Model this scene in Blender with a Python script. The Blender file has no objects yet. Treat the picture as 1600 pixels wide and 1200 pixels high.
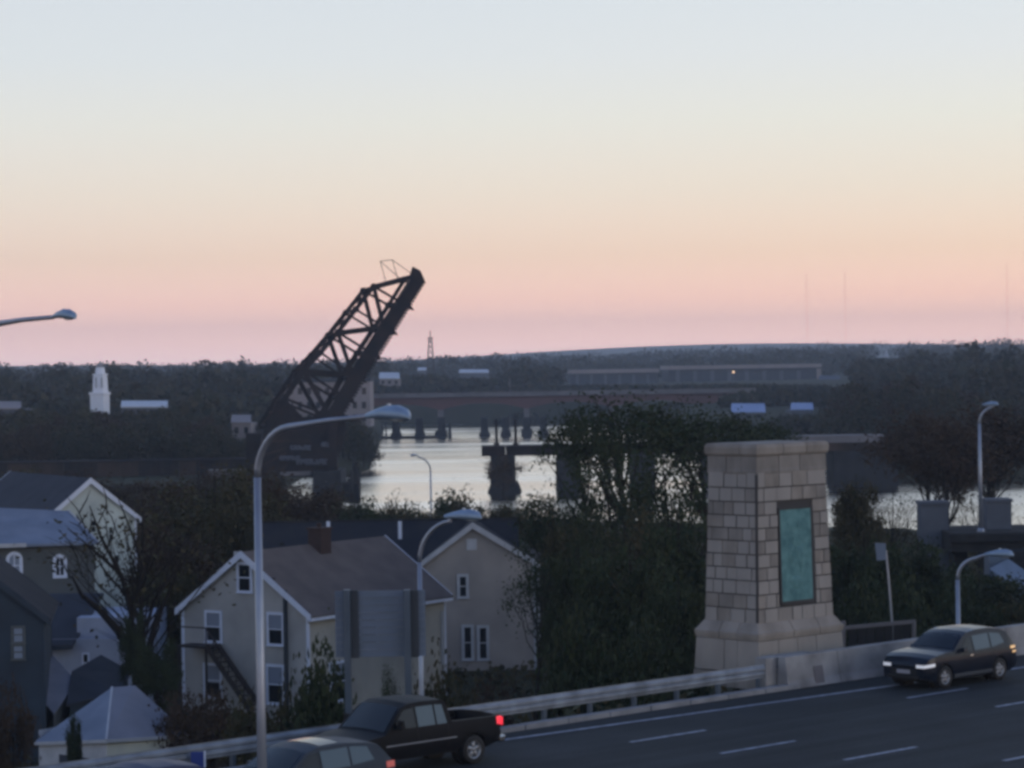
import bpy, math, random
import numpy as np
from mathutils import Vector, Matrix
R = math.radians
sc = bpy.context.scene
col = sc.collection
rng = random.Random(7)

# ------------------------------------------------------------------ camera
F = 4000.0; ROLL = R(0.9); HC = 573.0; CZ = 10.4
PITCH = math.atan((600 - HC) / F)
fwd = Vector((0, math.cos(PITCH), -math.sin(PITCH)))
zp = Vector((0, math.sin(PITCH), math.cos(PITCH)))
xp = Vector((1, 0, 0))
cright = xp * math.cos(ROLL) - zp * math.sin(ROLL)
cup = xp * math.sin(ROLL) + zp * math.cos(ROLL)
camd = bpy.data.cameras.new('camera'); cam = bpy.data.objects.new('camera', camd); col.objects.link(cam)
mt = Matrix((cright, cup, -fwd)).transposed().to_4x4(); mt.translation = Vector((0, 0, CZ))
cam.matrix_world = mt
camd.sensor_width = 36.0; camd.lens = F / 1600 * 36.0; camd.clip_start = 0.5; camd.clip_end = 30000
sc.camera = cam

# ------------------------------------------------------------------ sky
def lin(c):
    return tuple(((v / 255) / 12.92 if v / 255 <= .04045 else ((v / 255 + .055) / 1.055) ** 2.4) for v in c)
world = bpy.data.worlds.new('World'); sc.world = world; world.use_nodes = True
wn = world.node_tree.nodes; wl = world.node_tree.links; wn.clear()
wo = wn.new('ShaderNodeOutputWorld'); bg = wn.new('ShaderNodeBackground'); wl.new(bg.outputs[0], wo.inputs[0])
tc = wn.new('ShaderNodeTexCoord'); sep = wn.new('ShaderNodeSeparateXYZ'); wl.new(tc.outputs['Generated'], sep.inputs[0])
mx = wn.new('ShaderNodeMath'); mx.operation = 'MAXIMUM'; wl.new(sep.outputs[2], mx.inputs[0]); mx.inputs[1].default_value = 0
sq = wn.new('ShaderNodeMath'); sq.operation = 'SQRT'; wl.new(mx.outputs[0], sq.inputs[0])
def sky_ramp(stops):
    r = wn.new('ShaderNodeValToRGB'); wl.new(sq.outputs[0], r.inputs[0])
    cr = r.color_ramp
    for i, (y, c) in enumerate(stops):
        p = min(1, math.sqrt(max(0, math.sin(math.atan((HC - y) / F))))) if y > -500 else -y / 1000
        e = cr.elements[i] if i < 2 else cr.elements.new(p)
        e.position = p; e.color = (*lin(c), 1)
    return r
ra = sky_ramp([(573, (322, 284, 290)), (530, (320, 266, 252)), (470, (294, 242, 222)), (400, (262, 231, 208)), (300, (251, 237, 220)), (190, (240, 239, 231)), (90, (229, 235, 237)), (0, (224, 231, 236)), (-510, (214, 228, 244)), (-690, (146, 174, 218)), (-1000, (46, 76, 138))])
rb = sky_ramp([(573, (330, 286, 286)), (530, (332, 268, 242)), (470, (308, 248, 215)), (400, (278, 240, 206)), (300, (259, 243, 220)), (190, (247, 245, 232)), (90, (238, 241, 240)), (0, (231, 238, 241)), (-510, (218, 230, 244)), (-690, (148, 175, 218)), (-1000, (46, 76, 138))])
mr = wn.new('ShaderNodeMapRange'); wl.new(sep.outputs[0], mr.inputs[0]); mr.inputs[1].default_value = -.25; mr.inputs[2].default_value = .25
mix = wn.new('ShaderNodeMix'); mix.data_type = 'RGBA'
wl.new(mr.outputs[0], mix.inputs[0]); wl.new(ra.outputs[0], mix.inputs[6]); wl.new(rb.outputs[0], mix.inputs[7])
wl.new(mix.outputs[2], bg.inputs[0]); bg.inputs[1].default_value = 1.0
# afterglow of the sun that has just set, low on the right
sl = bpy.data.lights.new('sun', 'SUN'); sl.energy = 0.42; sl.angle = R(28); sl.color = (1, .90, .80)
so = bpy.data.objects.new('sun', sl); col.objects.link(so)
sd = Vector((0.90, -0.42, 0.17)); so.rotation_euler = sd.to_track_quat('Z', 'Y').to_euler()

sc.render.engine = 'CYCLES'
sc.view_settings.view_transform = 'Standard'; sc.view_settings.look = 'None'
sc.view_settings.exposure = 0; sc.view_settings.gamma = 1; sc.view_settings.use_curve_mapping = False
sc.cycles.pixel_filter_type = 'BLACKMAN_HARRIS'; sc.cycles.filter_width = 3.3
sc.cycles.volume_bounces = 1; sc.cycles.max_bounces = 6
sc.cycles.volume_step_rate = 1.0

# ------------------------------------------------------------------ pixel helpers (photograph is 1600 x 1200)
def ray(px, py):
    return fwd + cright * ((px - 800) / F) + cup * ((600 - py) / F)
def P(px, py, Y):
    d = ray(px, py); t = Y / d.y
    return Vector((0, 0, CZ)) + d * t
def G(px, py, z=0.0):
    d = ray(px, py); t = (z - CZ) / d.z
    return Vector((0, 0, CZ)) + d * t
def onplane(px, py, O, n):
    d = ray(px, py); C = Vector((0, 0, CZ)); t = (O - C).dot(n) / d.dot(n)
    return C + d * t
RD = Vector((math.sin(R(47)), math.cos(R(47)), 0)); RN = Vector((RD.y, -RD.x, 0)); RO = Vector((3.1, 70.5, 0))
def road(s, t, z=0): return RO + RD * s + RN * t + Vector((0, 0, z))
def rst(p): d = p - RO; return d.dot(RD), d.dot(RN)

# ------------------------------------------------------------------ object helpers
base = {}
class MB:
    def __init__(s): s.v = []; s.f = []
    def quad(s, a, b, c, d):
        n = len(s.v); s.v += [tuple(a), tuple(b), tuple(c), tuple(d)]; s.f.append((n, n + 1, n + 2, n + 3)); return s
    def poly(s, pts):
        n = len(s.v); s.v += [tuple(p) for p in pts]; s.f.append(tuple(range(n, n + len(pts)))); return s
    def box(s, x0, x1, y0, y1, z0, z1, M=None, tap=0):
        n = len(s.v)
        t = tap
        pts = [(x0, y0, z0), (x1, y0, z0), (x1, y1, z0), (x0, y1, z0), (x0 + t, y0 + t, z1), (x1 - t, y0 + t, z1), (x1 - t, y1 - t, z1), (x0 + t, y1 - t, z1)]
        if M is not None: pts = [tuple(M @ Vector(p)) for p in pts]
        s.v += pts
        s.f += [(n, n + 3, n + 2, n + 1), (n + 4, n + 5, n + 6, n + 7), (n, n + 1, n + 5, n + 4), (n + 1, n + 2, n + 6, n + 5), (n + 2, n + 3, n + 7, n + 6), (n + 3, n, n + 4, n + 7)]
        return s
    def bar(s, a, b, w, h=None, up=Vector((0, 0, 1))):
        a = Vector(a); b = Vector(b); h = h or w
        d = (b - a).normalized(); sx = d.cross(up)
        if sx.length < 1e-3: sx = d.cross(Vector((1, 0, 0)))
        sx.normalize(); u = sx.cross(d)
        n = len(s.v)
        for p in (a, b):
            for (i, j) in ((-1, -1), (1, -1), (1, 1), (-1, 1)): s.v.append(tuple(p + sx * i * w / 2 + u * j * h / 2))
        s.f += [(n, n + 1, n + 2, n + 3), (n + 7, n + 6, n + 5, n + 4)]
        for k in range(4):
            l = (k + 1) % 4; s.f.append((n + k, n + 4 + k, n + 4 + l, n + l))
        return s
    def tube(s, pts, rad, seg=8, cap=True):
        pts = [Vector(p) for p in pts]
        if not isinstance(rad, (list, tuple)): rad = [rad] * len(pts)
        n0 = len(s.v); prev = None
        for i, p in enumerate(pts):
            a = pts[max(0, i - 1)]; b = pts[min(len(pts) - 1, i + 1)]
            d = (b - a).normalized()
            if prev is None:
                r = d.cross(Vector((0, 0, 1)));
                if r.length < 1e-3: r = d.cross(Vector((1, 0, 0)))
            else: r = prev - d * prev.dot(d)
            r.normalize(); prev = r; q = d.cross(r)
            for k in range(seg):
                an = 2 * math.pi * k / seg
                s.v.append(tuple(p + (r * math.cos(an) + q * math.sin(an)) * rad[i]))
        for i in range(len(pts) - 1):
            for k in range(seg):
                l = (k + 1) % seg; a = n0 + i * seg
                s.f.append((a + k, a + l, a + seg + l, a + seg + k))
        if cap:
            s.f.append(tuple(n0 + k for k in range(seg - 1, -1, -1))); e = n0 + (len(pts) - 1) * seg
            s.f.append(tuple(e + k for k in range(seg)))
        return s
    def prism(s, pts, off):
        """closed polygon pts extruded by off"""
        off = Vector(off); n = len(s.v); k = len(pts)
        s.v += [tuple(Vector(p)) for p in pts] + [tuple(Vector(p) + off) for p in pts]
        s.f.append(tuple(range(n + k - 1, n - 1, -1))); s.f.append(tuple(range(n + k, n + 2 * k)))
        for i in range(k):
            j = (i + 1) % k; s.f.append((n + i, n + j, n + k + j, n + k + i))
        return s
    def disc(s, c, axis, r, th, seg=20, r2=None):
        c = Vector(c); axis = Vector(axis).normalized()
        return s.tube([c - axis * th / 2, c + axis * th / 2], [r, r2 if r2 else r], seg)
    def grid(s, rows, closed=False):
        n0 = len(s.v); m = len(rows[0])
        for r in rows: s.v += [tuple(p) for p in r]
        for i in range(len(rows) - 1):
            for j in range(m - 1 + (1 if closed else 0)):
                k = (j + 1) % m; a = n0 + i * m
                s.f.append((a + j, a + k, a + m + k, a + m + j))
        return s
def part(name, mb, mat, parent=None, smooth=False, label=None, kind=None, bevel=0):
    me = bpy.data.meshes.new(name)
    off = base.get(parent.name, Vector((0, 0, 0))) if parent else Vector((0, 0, 0))
    v = [(p[0] - off.x, p[1] - off.y, p[2] - off.z) for p in mb.v]
    me.from_pydata(v, [], mb.f); me.materials.append(mat); me.update()
    if smooth: me.polygons.foreach_set('use_smooth', [True] * len(me.polygons))
    o = bpy.data.objects.new(name, me); col.objects.link(o)
    if parent: o.parent = parent; base[o.name] = off
    if label: o['label'] = label
    if kind: o['kind'] = kind
    if bevel:
        m = o.modifiers.new('bevel', 'BEVEL'); m.width = bevel; m.segments = 2; m.limit_method = 'ANGLE'
    return o
def tag(o, label, cat, group=None):
    o['label'] = label; o['category'] = cat
    if group: o['group'] = group
    return o
def thing(name, label, cat, loc=(0, 0, 0), yaw=0, group=None, worldbuilt=True):
    o = bpy.data.objects.new(name, None); o.empty_display_size = .5; col.objects.link(o)
    o.location = loc; o.rotation_euler = (0, 0, yaw); tag(o, label, cat, group)
    if worldbuilt: base[o.name] = Vector(loc)
    else: base[o.name] = Vector((0, 0, 0))
    return o
def struct(name, mb, mat, smooth=False):
    return part(name, mb, mat, None, smooth, kind='structure')
def shared(name, me, parent, loc=(0, 0, 0), rz=0, scale=(1, 1, 1)):
    o = bpy.data.objects.new(name, me); col.objects.link(o)
    if parent: o.parent = parent
    o.location = loc; o.rotation_euler = (0, 0, rz); o.scale = scale
    return o
def copy_tree(o, parent=None):
    c = o.copy(); col.objects.link(c); c.parent = parent
    for ch in list(o.children): copy_tree(ch, c)
    return c

# ------------------------------------------------------------------ materials
def mat(name, c, rough=.7, metal=0, c2=None, scale=3.0, bump=0.0, bscale=None, detail=6, spec=.5, emit=None, estr=0, island=False, c3=None, coord='Object', coat=0, stretch=None):
    m = bpy.data.materials.new(name); m.use_nodes = True; nt = m.node_tree; n = nt.nodes; l = nt.links
    b = n['Principled BSDF']; b.inputs['Roughness'].default_value = rough; b.inputs['Metallic'].default_value = metal
    b.inputs['Specular IOR Level'].default_value = spec
    if coat: b.inputs['Coat Weight'].default_value = coat; b.inputs['Coat Roughness'].default_value = .05
    b.inputs['Base Color'].default_value = (*c, 1)
    if emit: b.inputs['Emission Color'].default_value = (*emit, 1); b.inputs['Emission Strength'].default_value = estr
    t = n.new('ShaderNodeTexCoord'); src = t.outputs[coord]
    if stretch:
        mp = n.new('ShaderNodeMapping'); mp.inputs['Scale'].default_value = stretch; l.new(src, mp.inputs[0]); src = mp.outputs[0]
    if c2:
        nz = n.new('ShaderNodeTexNoise'); nz.inputs['Scale'].default_value = scale; nz.inputs['Detail'].default_value = detail; l.new(src, nz.inputs[0])
        mrn = n.new('ShaderNodeMapRange'); l.new(nz.outputs[0], mrn.inputs[0]); mrn.inputs[1].default_value = .34; mrn.inputs[2].default_value = .66
        x = n.new('ShaderNodeMix'); x.data_type = 'RGBA'; l.new(mrn.outputs[0], x.inputs[0])
        x.inputs[6].default_value = (*c, 1); x.inputs[7].default_value = (*c2, 1)
        out = x.outputs[2]
        if c3 or island:
            g = n.new('ShaderNodeNewGeometry')
            x2 = n.new('ShaderNodeMix'); x2.data_type = 'RGBA'; l.new(out, x2.inputs[6])
            x2.inputs[7].default_value = (*(c3 or c2), 1)
            mm = n.new('ShaderNodeMath'); mm.operation = 'MULTIPLY'; mm.inputs[1].default_value = .75; l.new(g.outputs['Random Per Island'], mm.inputs[0]); l.new(mm.outputs[0], x2.inputs[0])
            out = x2.outputs[2]
        l.new(out, b.inputs['Base Color'])
    if bump:
        nb = n.new('ShaderNodeTexNoise'); nb.inputs['Scale'].default_value = bscale or scale * 6; nb.inputs['Detail'].default_value = 4; l.new(src, nb.inputs[0])
        bp = n.new('ShaderNodeBump'); bp.inputs['Strength'].default_value = bump; bp.inputs['Distance'].default_value = .03; l.new(nb.outputs[0], bp.inputs['Height']); l.new(bp.outputs[0], b.inputs['Normal'])
    return m
def siding(name, c, c2, pitch=.12):
    m = mat(name, c, .75, c2=tuple(v * .8 for v in c2), scale=.45, detail=10)
    nt = m.node_tree; n = nt.nodes; l = nt.links; b = n['Principled BSDF']
    t = n.new('ShaderNodeTexCoord'); s = n.new('ShaderNodeSeparateXYZ'); l.new(t.outputs['Object'], s.inputs[0])
    d = n.new('ShaderNodeMath'); d.operation = 'MULTIPLY'; d.inputs[1].default_value = 1 / pitch; l.new(s.outputs[2], d.inputs[0])
    f = n.new('ShaderNodeMath'); f.operation = 'FRACT'; l.new(d.outputs[0], f.inputs[0])
    bp = n.new('ShaderNodeBump'); bp.inputs['Strength'].default_value = .5; bp.inputs['Distance'].default_value = .012; bp.invert = True
    l.new(f.outputs[0], bp.inputs['Height']); l.new(bp.outputs[0], b.inputs['Normal'])
    return m
M = {}
M['asphalt'] = mat('asphalt', (.024, .028, .031), .85, c2=(.035, .039, .042), scale=.35, bump=.25, bscale=30, spec=.18)
def road_wear():
    m = M['asphalt']; nt = m.node_tree; n = nt.nodes; l = nt.links; b = n['Principled BSDF']
    old = b.inputs['Base Color'].links[0].from_socket
    t = n.new('ShaderNodeTexCoord'); mp = n.new('ShaderNodeMapping'); mp.inputs['Rotation'].default_value = (0, 0, -R(43)); l.new(t.outputs['Object'], mp.inputs[0])
    m2 = n.new('ShaderNodeMapping'); m2.inputs['Scale'].default_value = (.035, 1.1, 1); l.new(mp.outputs[0], m2.inputs[0])
    nz = n.new('ShaderNodeTexNoise'); nz.inputs['Scale'].default_value = 1; nz.inputs['Detail'].default_value = 5; l.new(m2.outputs[0], nz.inputs[0])
    a = n.new('ShaderNodeMapRange'); l.new(nz.outputs[0], a.inputs[0]); a.inputs[1].default_value = .3; a.inputs[2].default_value = .7; a.inputs[3].default_value = .68; a.inputs[4].default_value = 1.38
    n3 = n.new('ShaderNodeTexNoise'); n3.inputs['Scale'].default_value = 9; n3.inputs['Detail'].default_value = 6; l.new(mp.outputs[0], n3.inputs[0])
    a3 = n.new('ShaderNodeMapRange'); l.new(n3.outputs[0], a3.inputs[0]); a3.inputs[1].default_value = .3; a3.inputs[2].default_value = .7; a3.inputs[3].default_value = .8; a3.inputs[4].default_value = 1.2
    mu = n.new('ShaderNodeMath'); mu.operation = 'MULTIPLY'; l.new(a.outputs[0], mu.inputs[0]); l.new(a3.outputs[0], mu.inputs[1])
    v = n.new('ShaderNodeVectorMath'); v.operation = 'SCALE'; l.new(old, v.inputs[0]); l.new(mu.outputs[0], v.inputs['Scale']); l.new(v.outputs[0], b.inputs['Base Color'])
road_wear()
M['paint'] = mat('road_paint', (.36, .40, .50), .6, c2=(.15, .17, .22), scale=3.5, detail=10)
M['concrete'] = mat('concrete', (.34, .34, .345), .85, c2=(.15, .15, .155), scale=.7, bump=.3, spec=.15)
M['kerb'] = mat('kerb_granite', (.26, .27, .29), .8, c2=(.17, .18, .20), scale=1.2, bump=.2, spec=.15)
M['galv'] = mat('galvanised_steel', (.28, .32, .38), .55, .25, c2=(.15, .17, .20), scale=1.6, detail=9)
M['lamp_metal'] = mat('lamp_metal', (.32, .35, .42), .38, .55, c2=(.26, .29, .35), scale=1.5)
M['lamp_head'] = mat('lamp_head', (.25, .34, .46), .35, .3, c2=(.21, .29, .40), scale=5)
M['lamp_glass'] = mat('lamp_glass', (.5, .55, .6), .15, 0)
M['sign_alu'] = mat('sign_aluminium', (.135, .18, .26), .5, .3, c2=(.11, .15, .21), scale=1.0)
M['sign_post'] = mat('sign_post_paint', (.075, .105, .145), .5, .3, c2=(.06, .085, .12), scale=1)
M['sign_post_dark'] = mat('sign_post_web', (.035, .045, .06), .6, .2)
M['granite'] = mat('granite', (.285, .258, .232), .85, c2=(.175, .158, .142), stretch=(1, 1, .4), scale=1.3, bump=.5, bscale=12, c3=(.34, .32, .30), detail=8)
M['granite2'] = mat('granite_grey', (.265, .242, .22), .85, c2=(.16, .146, .132), stretch=(1, 1, .4), scale=1.3, bump=.5, bscale=12)
M['granite3'] = mat('granite_buff', (.30, .27, .24), .85, c2=(.18, .16, .14), stretch=(1, 1, .5), scale=1.1, bump=.5, bscale=12)
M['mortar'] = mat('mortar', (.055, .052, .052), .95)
M['bronze'] = mat('verdigris_bronze', (.115, .26, .265), .75, .05, c2=(.05, .15, .165), scale=3.2, detail=8, bump=.2)
M['bronze_dark'] = mat('bronze_shadow_tone', (.03, .12, .14), .6, .2)
M['rust_steel'] = mat('old_dark_steel', (.016, .016, .021), .85, .1, c2=(.034, .025, .025), scale=.4, spec=.15)
M['rust_light'] = mat('rusted_steel', (.075, .05, .04), .85, .1, c2=(.035, .027, .025), scale=.25, spec=.15)
M['dark_stone'] = mat('dark_wet_stone', (.035, .035, .038), .9, c2=(.018, .019, .022), scale=.5, bump=.4, spec=.15)
M['siding_beige'] = siding('beige_siding', (.43, .425, .42), (.37, .37, .37))
M['siding_cream'] = siding('cream_siding', (.44, .42, .37), (.40, .38, .34))
M['siding_tan'] = siding('tan_siding', (.33, .30, .285), (.28, .26, .25))
M['siding_green'] = siding('pale_green_siding', (.60, .665, .635), (.50, .56, .54))
M['siding_grey'] = siding('grey_siding', (.095, .105, .11), (.08, .09, .095))
M['siding_navy'] = siding('navy_siding', (.022, .04, .065), (.018, .03, .05))
M['trim'] = mat('white_trim', (.66, .72, .86), .6, c2=(.58, .64, .78), scale=2)
M['trim_grey'] = mat('grey_trim', (.44, .46, .50), .6, c2=(.36, .38, .42), scale=2)
M['roof_brown'] = mat('brown_shingle', (.15, .125, .115), .9, c2=(.11, .093, .088), scale=.8, bump=.4, bscale=6, spec=.15)
M['roof_dark'] = mat('charcoal_shingle', (.038, .038, .043), .9, c2=(.025, .028, .037), scale=.7, bump=.3, bscale=6, spec=.15)
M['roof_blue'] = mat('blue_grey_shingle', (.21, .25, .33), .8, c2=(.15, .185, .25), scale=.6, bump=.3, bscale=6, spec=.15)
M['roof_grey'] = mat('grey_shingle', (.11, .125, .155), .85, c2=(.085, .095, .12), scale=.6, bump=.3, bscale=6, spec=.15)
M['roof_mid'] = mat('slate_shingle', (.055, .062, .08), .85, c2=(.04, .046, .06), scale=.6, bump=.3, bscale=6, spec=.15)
M['glass'] = mat('window_glass', (.012, .016, .022), .12, spec=.45)
M['curtain'] = mat('window_blind', (.20, .24, .32), .5)
M['brick'] = mat('chimney_brick', (.05, .028, .025), .9, c2=(.034, .02, .018), scale=4, bump=.4)
M['wood_dark'] = mat('dark_wood', (.03, .022, .024), .8, c2=(.02, .016, .018), scale=4)
M['white'] = mat('white_paint', (.66, .71, .82), .6, c2=(.56, .61, .72), scale=.5)
M['steeple_white'] = mat('steeple_white', (.80, .83, .90), .6, c2=(.72, .75, .84), scale=.3)
M['white_dull'] = mat('weathered_white_siding', (.38, .42, .52), .7, c2=(.28, .32, .42), scale=.6)
M['roof_pale'] = mat('pale_grey_shingle', (.22, .23, .28), .85, c2=(.17, .18, .22), scale=.6, bump=.3, bscale=6, spec=.15)
M['mill'] = mat('mill_stucco', (.28, .24, .24), .8, c2=(.21, .185, .19), scale=.1)
M['dist_roof'] = mat('pale_metal_roof', (.55, .58, .64), .6, c2=(.45, .48, .55), scale=.1)
M['dist_wall'] = mat('distant_wall', (.10, .11, .14), .8, c2=(.08, .09, .115), scale=.1)
M['blue_roof'] = mat('blue_white_roof', (.27, .35, .56), .6, c2=(.20, .27, .46), scale=.1)
M['red_steel'] = mat('red_oxide_steel', (.115, .055, .055), .8, c2=(.085, .045, .045), scale=.1)
M['pier_conc'] = mat('pier_concrete', (.16, .15, .16), .9, c2=(.11, .105, .11), scale=.3)
M['black'] = mat('black_rubber', (.012, .012, .013), .8)
M['rim'] = mat('alloy_rim', (.34, .35, .37), .4, .6)
M['suv_paint'] = mat('black_car_paint', (.006, .010, .020), .30, .0, coat=.25, spec=.2)
M['truck_paint'] = mat('dark_truck_paint', (.006, .0065, .009), .5, .0, spec=.12)
M['silver_paint'] = mat('blue_silver_paint', (.028, .040, .058), .5, .1, coat=.05, spec=.2)
M['blue_paint'] = mat('blue_car_paint', (.035, .045, .10), .5, .1, coat=.05, spec=.2)
M['car_glass'] = mat('car_glass', (.012, .017, .022), .08, spec=.4)
M['car_glass_lt'] = mat('car_glass_pale', (.06, .10, .13), .12, spec=.6)
M['chrome'] = mat('chrome', (.5, .5, .5), .2, 1)
M['headlight'] = mat('headlight_on', (.8, .8, .8), .2, emit=(.86, .88, 1), estr=.30)
M['tail_on'] = mat('tail_lamp_on', (.7, .05, .05), .3, emit=(1, .05, .09), estr=.75)
M['tail_off'] = mat('tail_lamp', (.55, .09, .08), .3, emit=(1, .25, .2), estr=.15)
M['amber'] = mat('amber_lamp', (.9, .55, .25), .3, emit=(1, .62, .3), estr=.55)
M['plate'] = mat('number_plate', (.30, .30, .34), .5)
M['blue_sign'] = mat('blue_sign', (.02, .045, .22), .5)
M['bark'] = mat('bark', (.028, .023, .020), .95, c2=(.018, .015, .014), scale=3, bump=.5, spec=.12)
M['leaf_green'] = mat('leaves_dark_green', (.034, .055, .027), .75, c2=(.012, .023, .014), scale=.45, c3=(.055, .060, .028), spec=.12)
M['leaf_olive'] = mat('leaves_olive', (.062, .062, .030), .75, c2=(.024, .030, .017), scale=.45, c3=(.080, .060, .030), spec=.12)
M['leaf_brown'] = mat('leaves_brown', (.068, .043, .030), .8, c2=(.026, .021, .019), scale=.4, c3=(.065, .046, .030), spec=.12)
M['leaf_far'] = mat('leaves_far', (.036, .044, .028), .8, c2=(.016, .024, .019), scale=.06, c3=(.070, .055, .032), spec=.12)
M['grass'] = mat('grass_ground', (.032, .038, .020), .95, c2=(.050, .045, .028), scale=.08, bump=.5, bscale=3, spec=.12)
M['street'] = mat('street_asphalt', (.05, .052, .058), .9, c2=(.04, .042, .046), scale=.2)
M['graffiti'] = mat('pale_spray_paint', (.08, .09, .115), .8)
M['far_hill'] = mat('far_hill_woods', (.035, .045, .035), .95, c2=(.05, .055, .04), scale=.01)

# water
wm = bpy.data.materials.new('river_water'); wm.use_nodes = True; nt = wm.node_tree; n = nt.nodes; l = nt.links
b = n['Principled BSDF']; b.inputs['Base Color'].default_value = (.02, .028, .035, 1); b.inputs['Roughness'].default_value = .30; b.inputs['IOR'].default_value = 3.0
t = n.new('ShaderNodeTexCoord'); mp = n.new('ShaderNodeMapping'); mp.inputs['Scale'].default_value = (.35, .8, 1); l.new(t.outputs['Object'], mp.inputs[0])
nz = n.new('ShaderNodeTexNoise'); nz.inputs['Scale'].default_value = .9; nz.inputs['Detail'].default_value = 5; l.new(mp.outputs[0], nz.inputs[0])
mp2 = n.new('ShaderNodeMapping'); mp2.inputs['Scale'].default_value = (.008, .035, 1); l.new(t.outputs['Object'], mp2.inputs[0])
nz2 = n.new('ShaderNodeTexNoise'); nz2.inputs['Scale'].default_value = 1; nz2.inputs['Detail'].default_value = 3; l.new(mp2.outputs[0], nz2.inputs[0])
mr2 = n.new('ShaderNodeMapRange'); l.new(nz2.outputs[0], mr2.inputs[0]); mr2.inputs[1].default_value = .42; mr2.inputs[2].default_value = .62; mr2.inputs[3].default_value = .05; mr2.inputs[4].default_value = .30
gl_ = n.new('ShaderNodeBsdfGlossy'); gl_.distribution = 'BECKMANN'; gl_.inputs['Color'].default_value = (.98, .955, .925, 1)
mr2.inputs[3].default_value = .20; mr2.inputs[4].default_value = .29; l.new(mr2.outputs[0], gl_.inputs['Roughness'])
fr = n.new('ShaderNodeFresnel'); fr.inputs['IOR'].default_value = 1.333
lw = n.new('ShaderNodeMapRange'); l.new(fr.outputs[0], lw.inputs[0]); lw.inputs[1].default_value = .02; lw.inputs[2].default_value = .6; lw.inputs[3].default_value = .02; lw.inputs[4].default_value = 1
ms = n.new('ShaderNodeMixShader'); l.new(lw.outputs[0], ms.inputs[0]); l.new(b.outputs[0], ms.inputs[1]); l.new(gl_.outputs[0], ms.inputs[2]); l.new(ms.outputs[0], n['Material Output'].inputs[0])
M['water'] = wm
WZ = -8.9

# ------------------------------------------------------------------ terrain
def sst(a, b, x):
    x = np.clip((x - a) / (b - a), 0, 1); return x * x * (3 - 2 * x)
def ground_h(x, y):
    x = np.asarray(x, float); y = np.asarray(y, float)
    t = (x - RO.x) * RN.x + (y - RO.y) * RN.y
    low = -7.6 + .5 * np.sin(x * .03 + 1) * np.sin(y * .021)
    h = low + (-.45 - low) * sst(-19, -6.0, t)
    # far land
    far = sst(430, 900, y)
    land = -6.5 + 7 * far + 5 * sst(1200, 2600, y) + 10 * sst(1500, 2600, y) * sst(-200, 700, x) + 1.5 * np.sin(x * .006) * far
    h = np.where(y > 330, np.maximum(land, -7.6), h)
    # river
    xl = np.interp(y, [0, 270, 345, 470, 486, 560, 880], [-30, -30, -36, -37, -27, -31, -47])
    xr = np.interp(y, [0, 270, 330, 400, 420, 600, 880], [400, 400, 400, 400, 62, 48, 32])
    near = np.interp(x, [-60, -30, 20, 60, 120], [345, 330, 300, 275, 262])
    inside = np.minimum.reduce([(x - xl) / 6, (xr - x) / 6, (y - near) / 8, (882 - y) / 10])
    k = np.clip(inside, -1, 1) * .5 + .5
    h = h * (1 - k) + (-12.0) * k
    return h
xs = np.concatenate([np.linspace(-3000, -420, 30), np.linspace(-400, -104, 38), np.linspace(-100, 160, 131), np.linspace(166, 460, 36), np.linspace(500, 3000, 28)])
ys = np.concatenate([np.linspace(-300, 20, 12), np.linspace(26, 260, 96), np.linspace(263, 500, 80), np.linspace(506, 1000, 70), np.linspace(1030, 4200, 50)])
X, Y = np.meshgrid(xs, ys)
H = ground_h(X, Y)
gm = MB(); gm.v = [(float(a), float(b_), float(c)) for a, b_, c in zip(X.ravel(), Y.ravel(), H.ravel())]
nx = len(xs)
gm.f = [(j * nx + i, j * nx + i + 1, (j + 1) * nx + i + 1, (j + 1) * nx + i) for j in range(len(ys) - 1) for i in range(nx - 1)]
struct('ground', gm, M['grass'], True)
wmb = MB().quad((-90, 240, WZ), (460, 240, WZ), (460, 900, WZ), (-90, 900, WZ))
struct('river_water', wmb, M['water'])
# far hills: a low ridge at the horizon
hm = MB(); rows = []
for j, (yy, zz) in enumerate([(4200, 10), (4900, 22), (5600, 6)]):
    rows.append([(x, yy, (zz + (14 * math.sin(x * .0011 + 1) + 7 * math.sin(x * .0043) + 12 * min(1, max(0, (x + 200) / 1500)) if j == 1 else 0)) if j else 10) for x in np.linspace(-3200, 3200, 90)])
hm.grid(rows); struct('far_hills', hm, M['far_hill'], True)
gh = lambda x, y: float(ground_h(x, y))

# ------------------------------------------------------------------ highway
SA, SB = -60, 420
def edge_t(s): return -2.88 + max(-30, min(s, 60)) * .045
def kerb_t(s): return KT
ks, kt = rst(G(960, 1108)); ks2, kt2 = rst(G(1200, 1076)); bs, bt = rst(G(1250, 1071)); bs2, bt2 = rst(G(1380, 1053)); bs3, bt3 = rst(G(1600, 1021))
print('kerb', ks, kt, ks2, kt2, 'barrier', bs, bt, bs2, bt2, bs3, bt3)
_rl = [rst(G(x, y, .80)) for x, y in ((180, 1182), (306, 1162), (400, 1149), (540, 1127), (960, 1068), (1215, 1040))]
_ks = [p[0] for p in _rl] + [bs2, bs3]; _kt = [p[1] + .55 for p in _rl] + [bt2, bt3]
_pf = np.polyfit(_ks, _kt, 2); print('kerb fit', [round(v, 1) for v in _ks], [round(v, 2) for v in _kt], _pf)
def kerb_t(s): return float(np.polyval(_pf, max(_ks[0], min(_ks[-1], s))))
rows = []
for s in np.arange(SA, SB + 1, 5):
    a = road(s, kerb_t(s) + .16); bb = road(s, 14); rows.append([a, (a * 2 + bb) / 3, (a + bb * 2) / 3, bb])
rm = MB().grid(rows)
struct('highway', rm, M['asphalt'])
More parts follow.
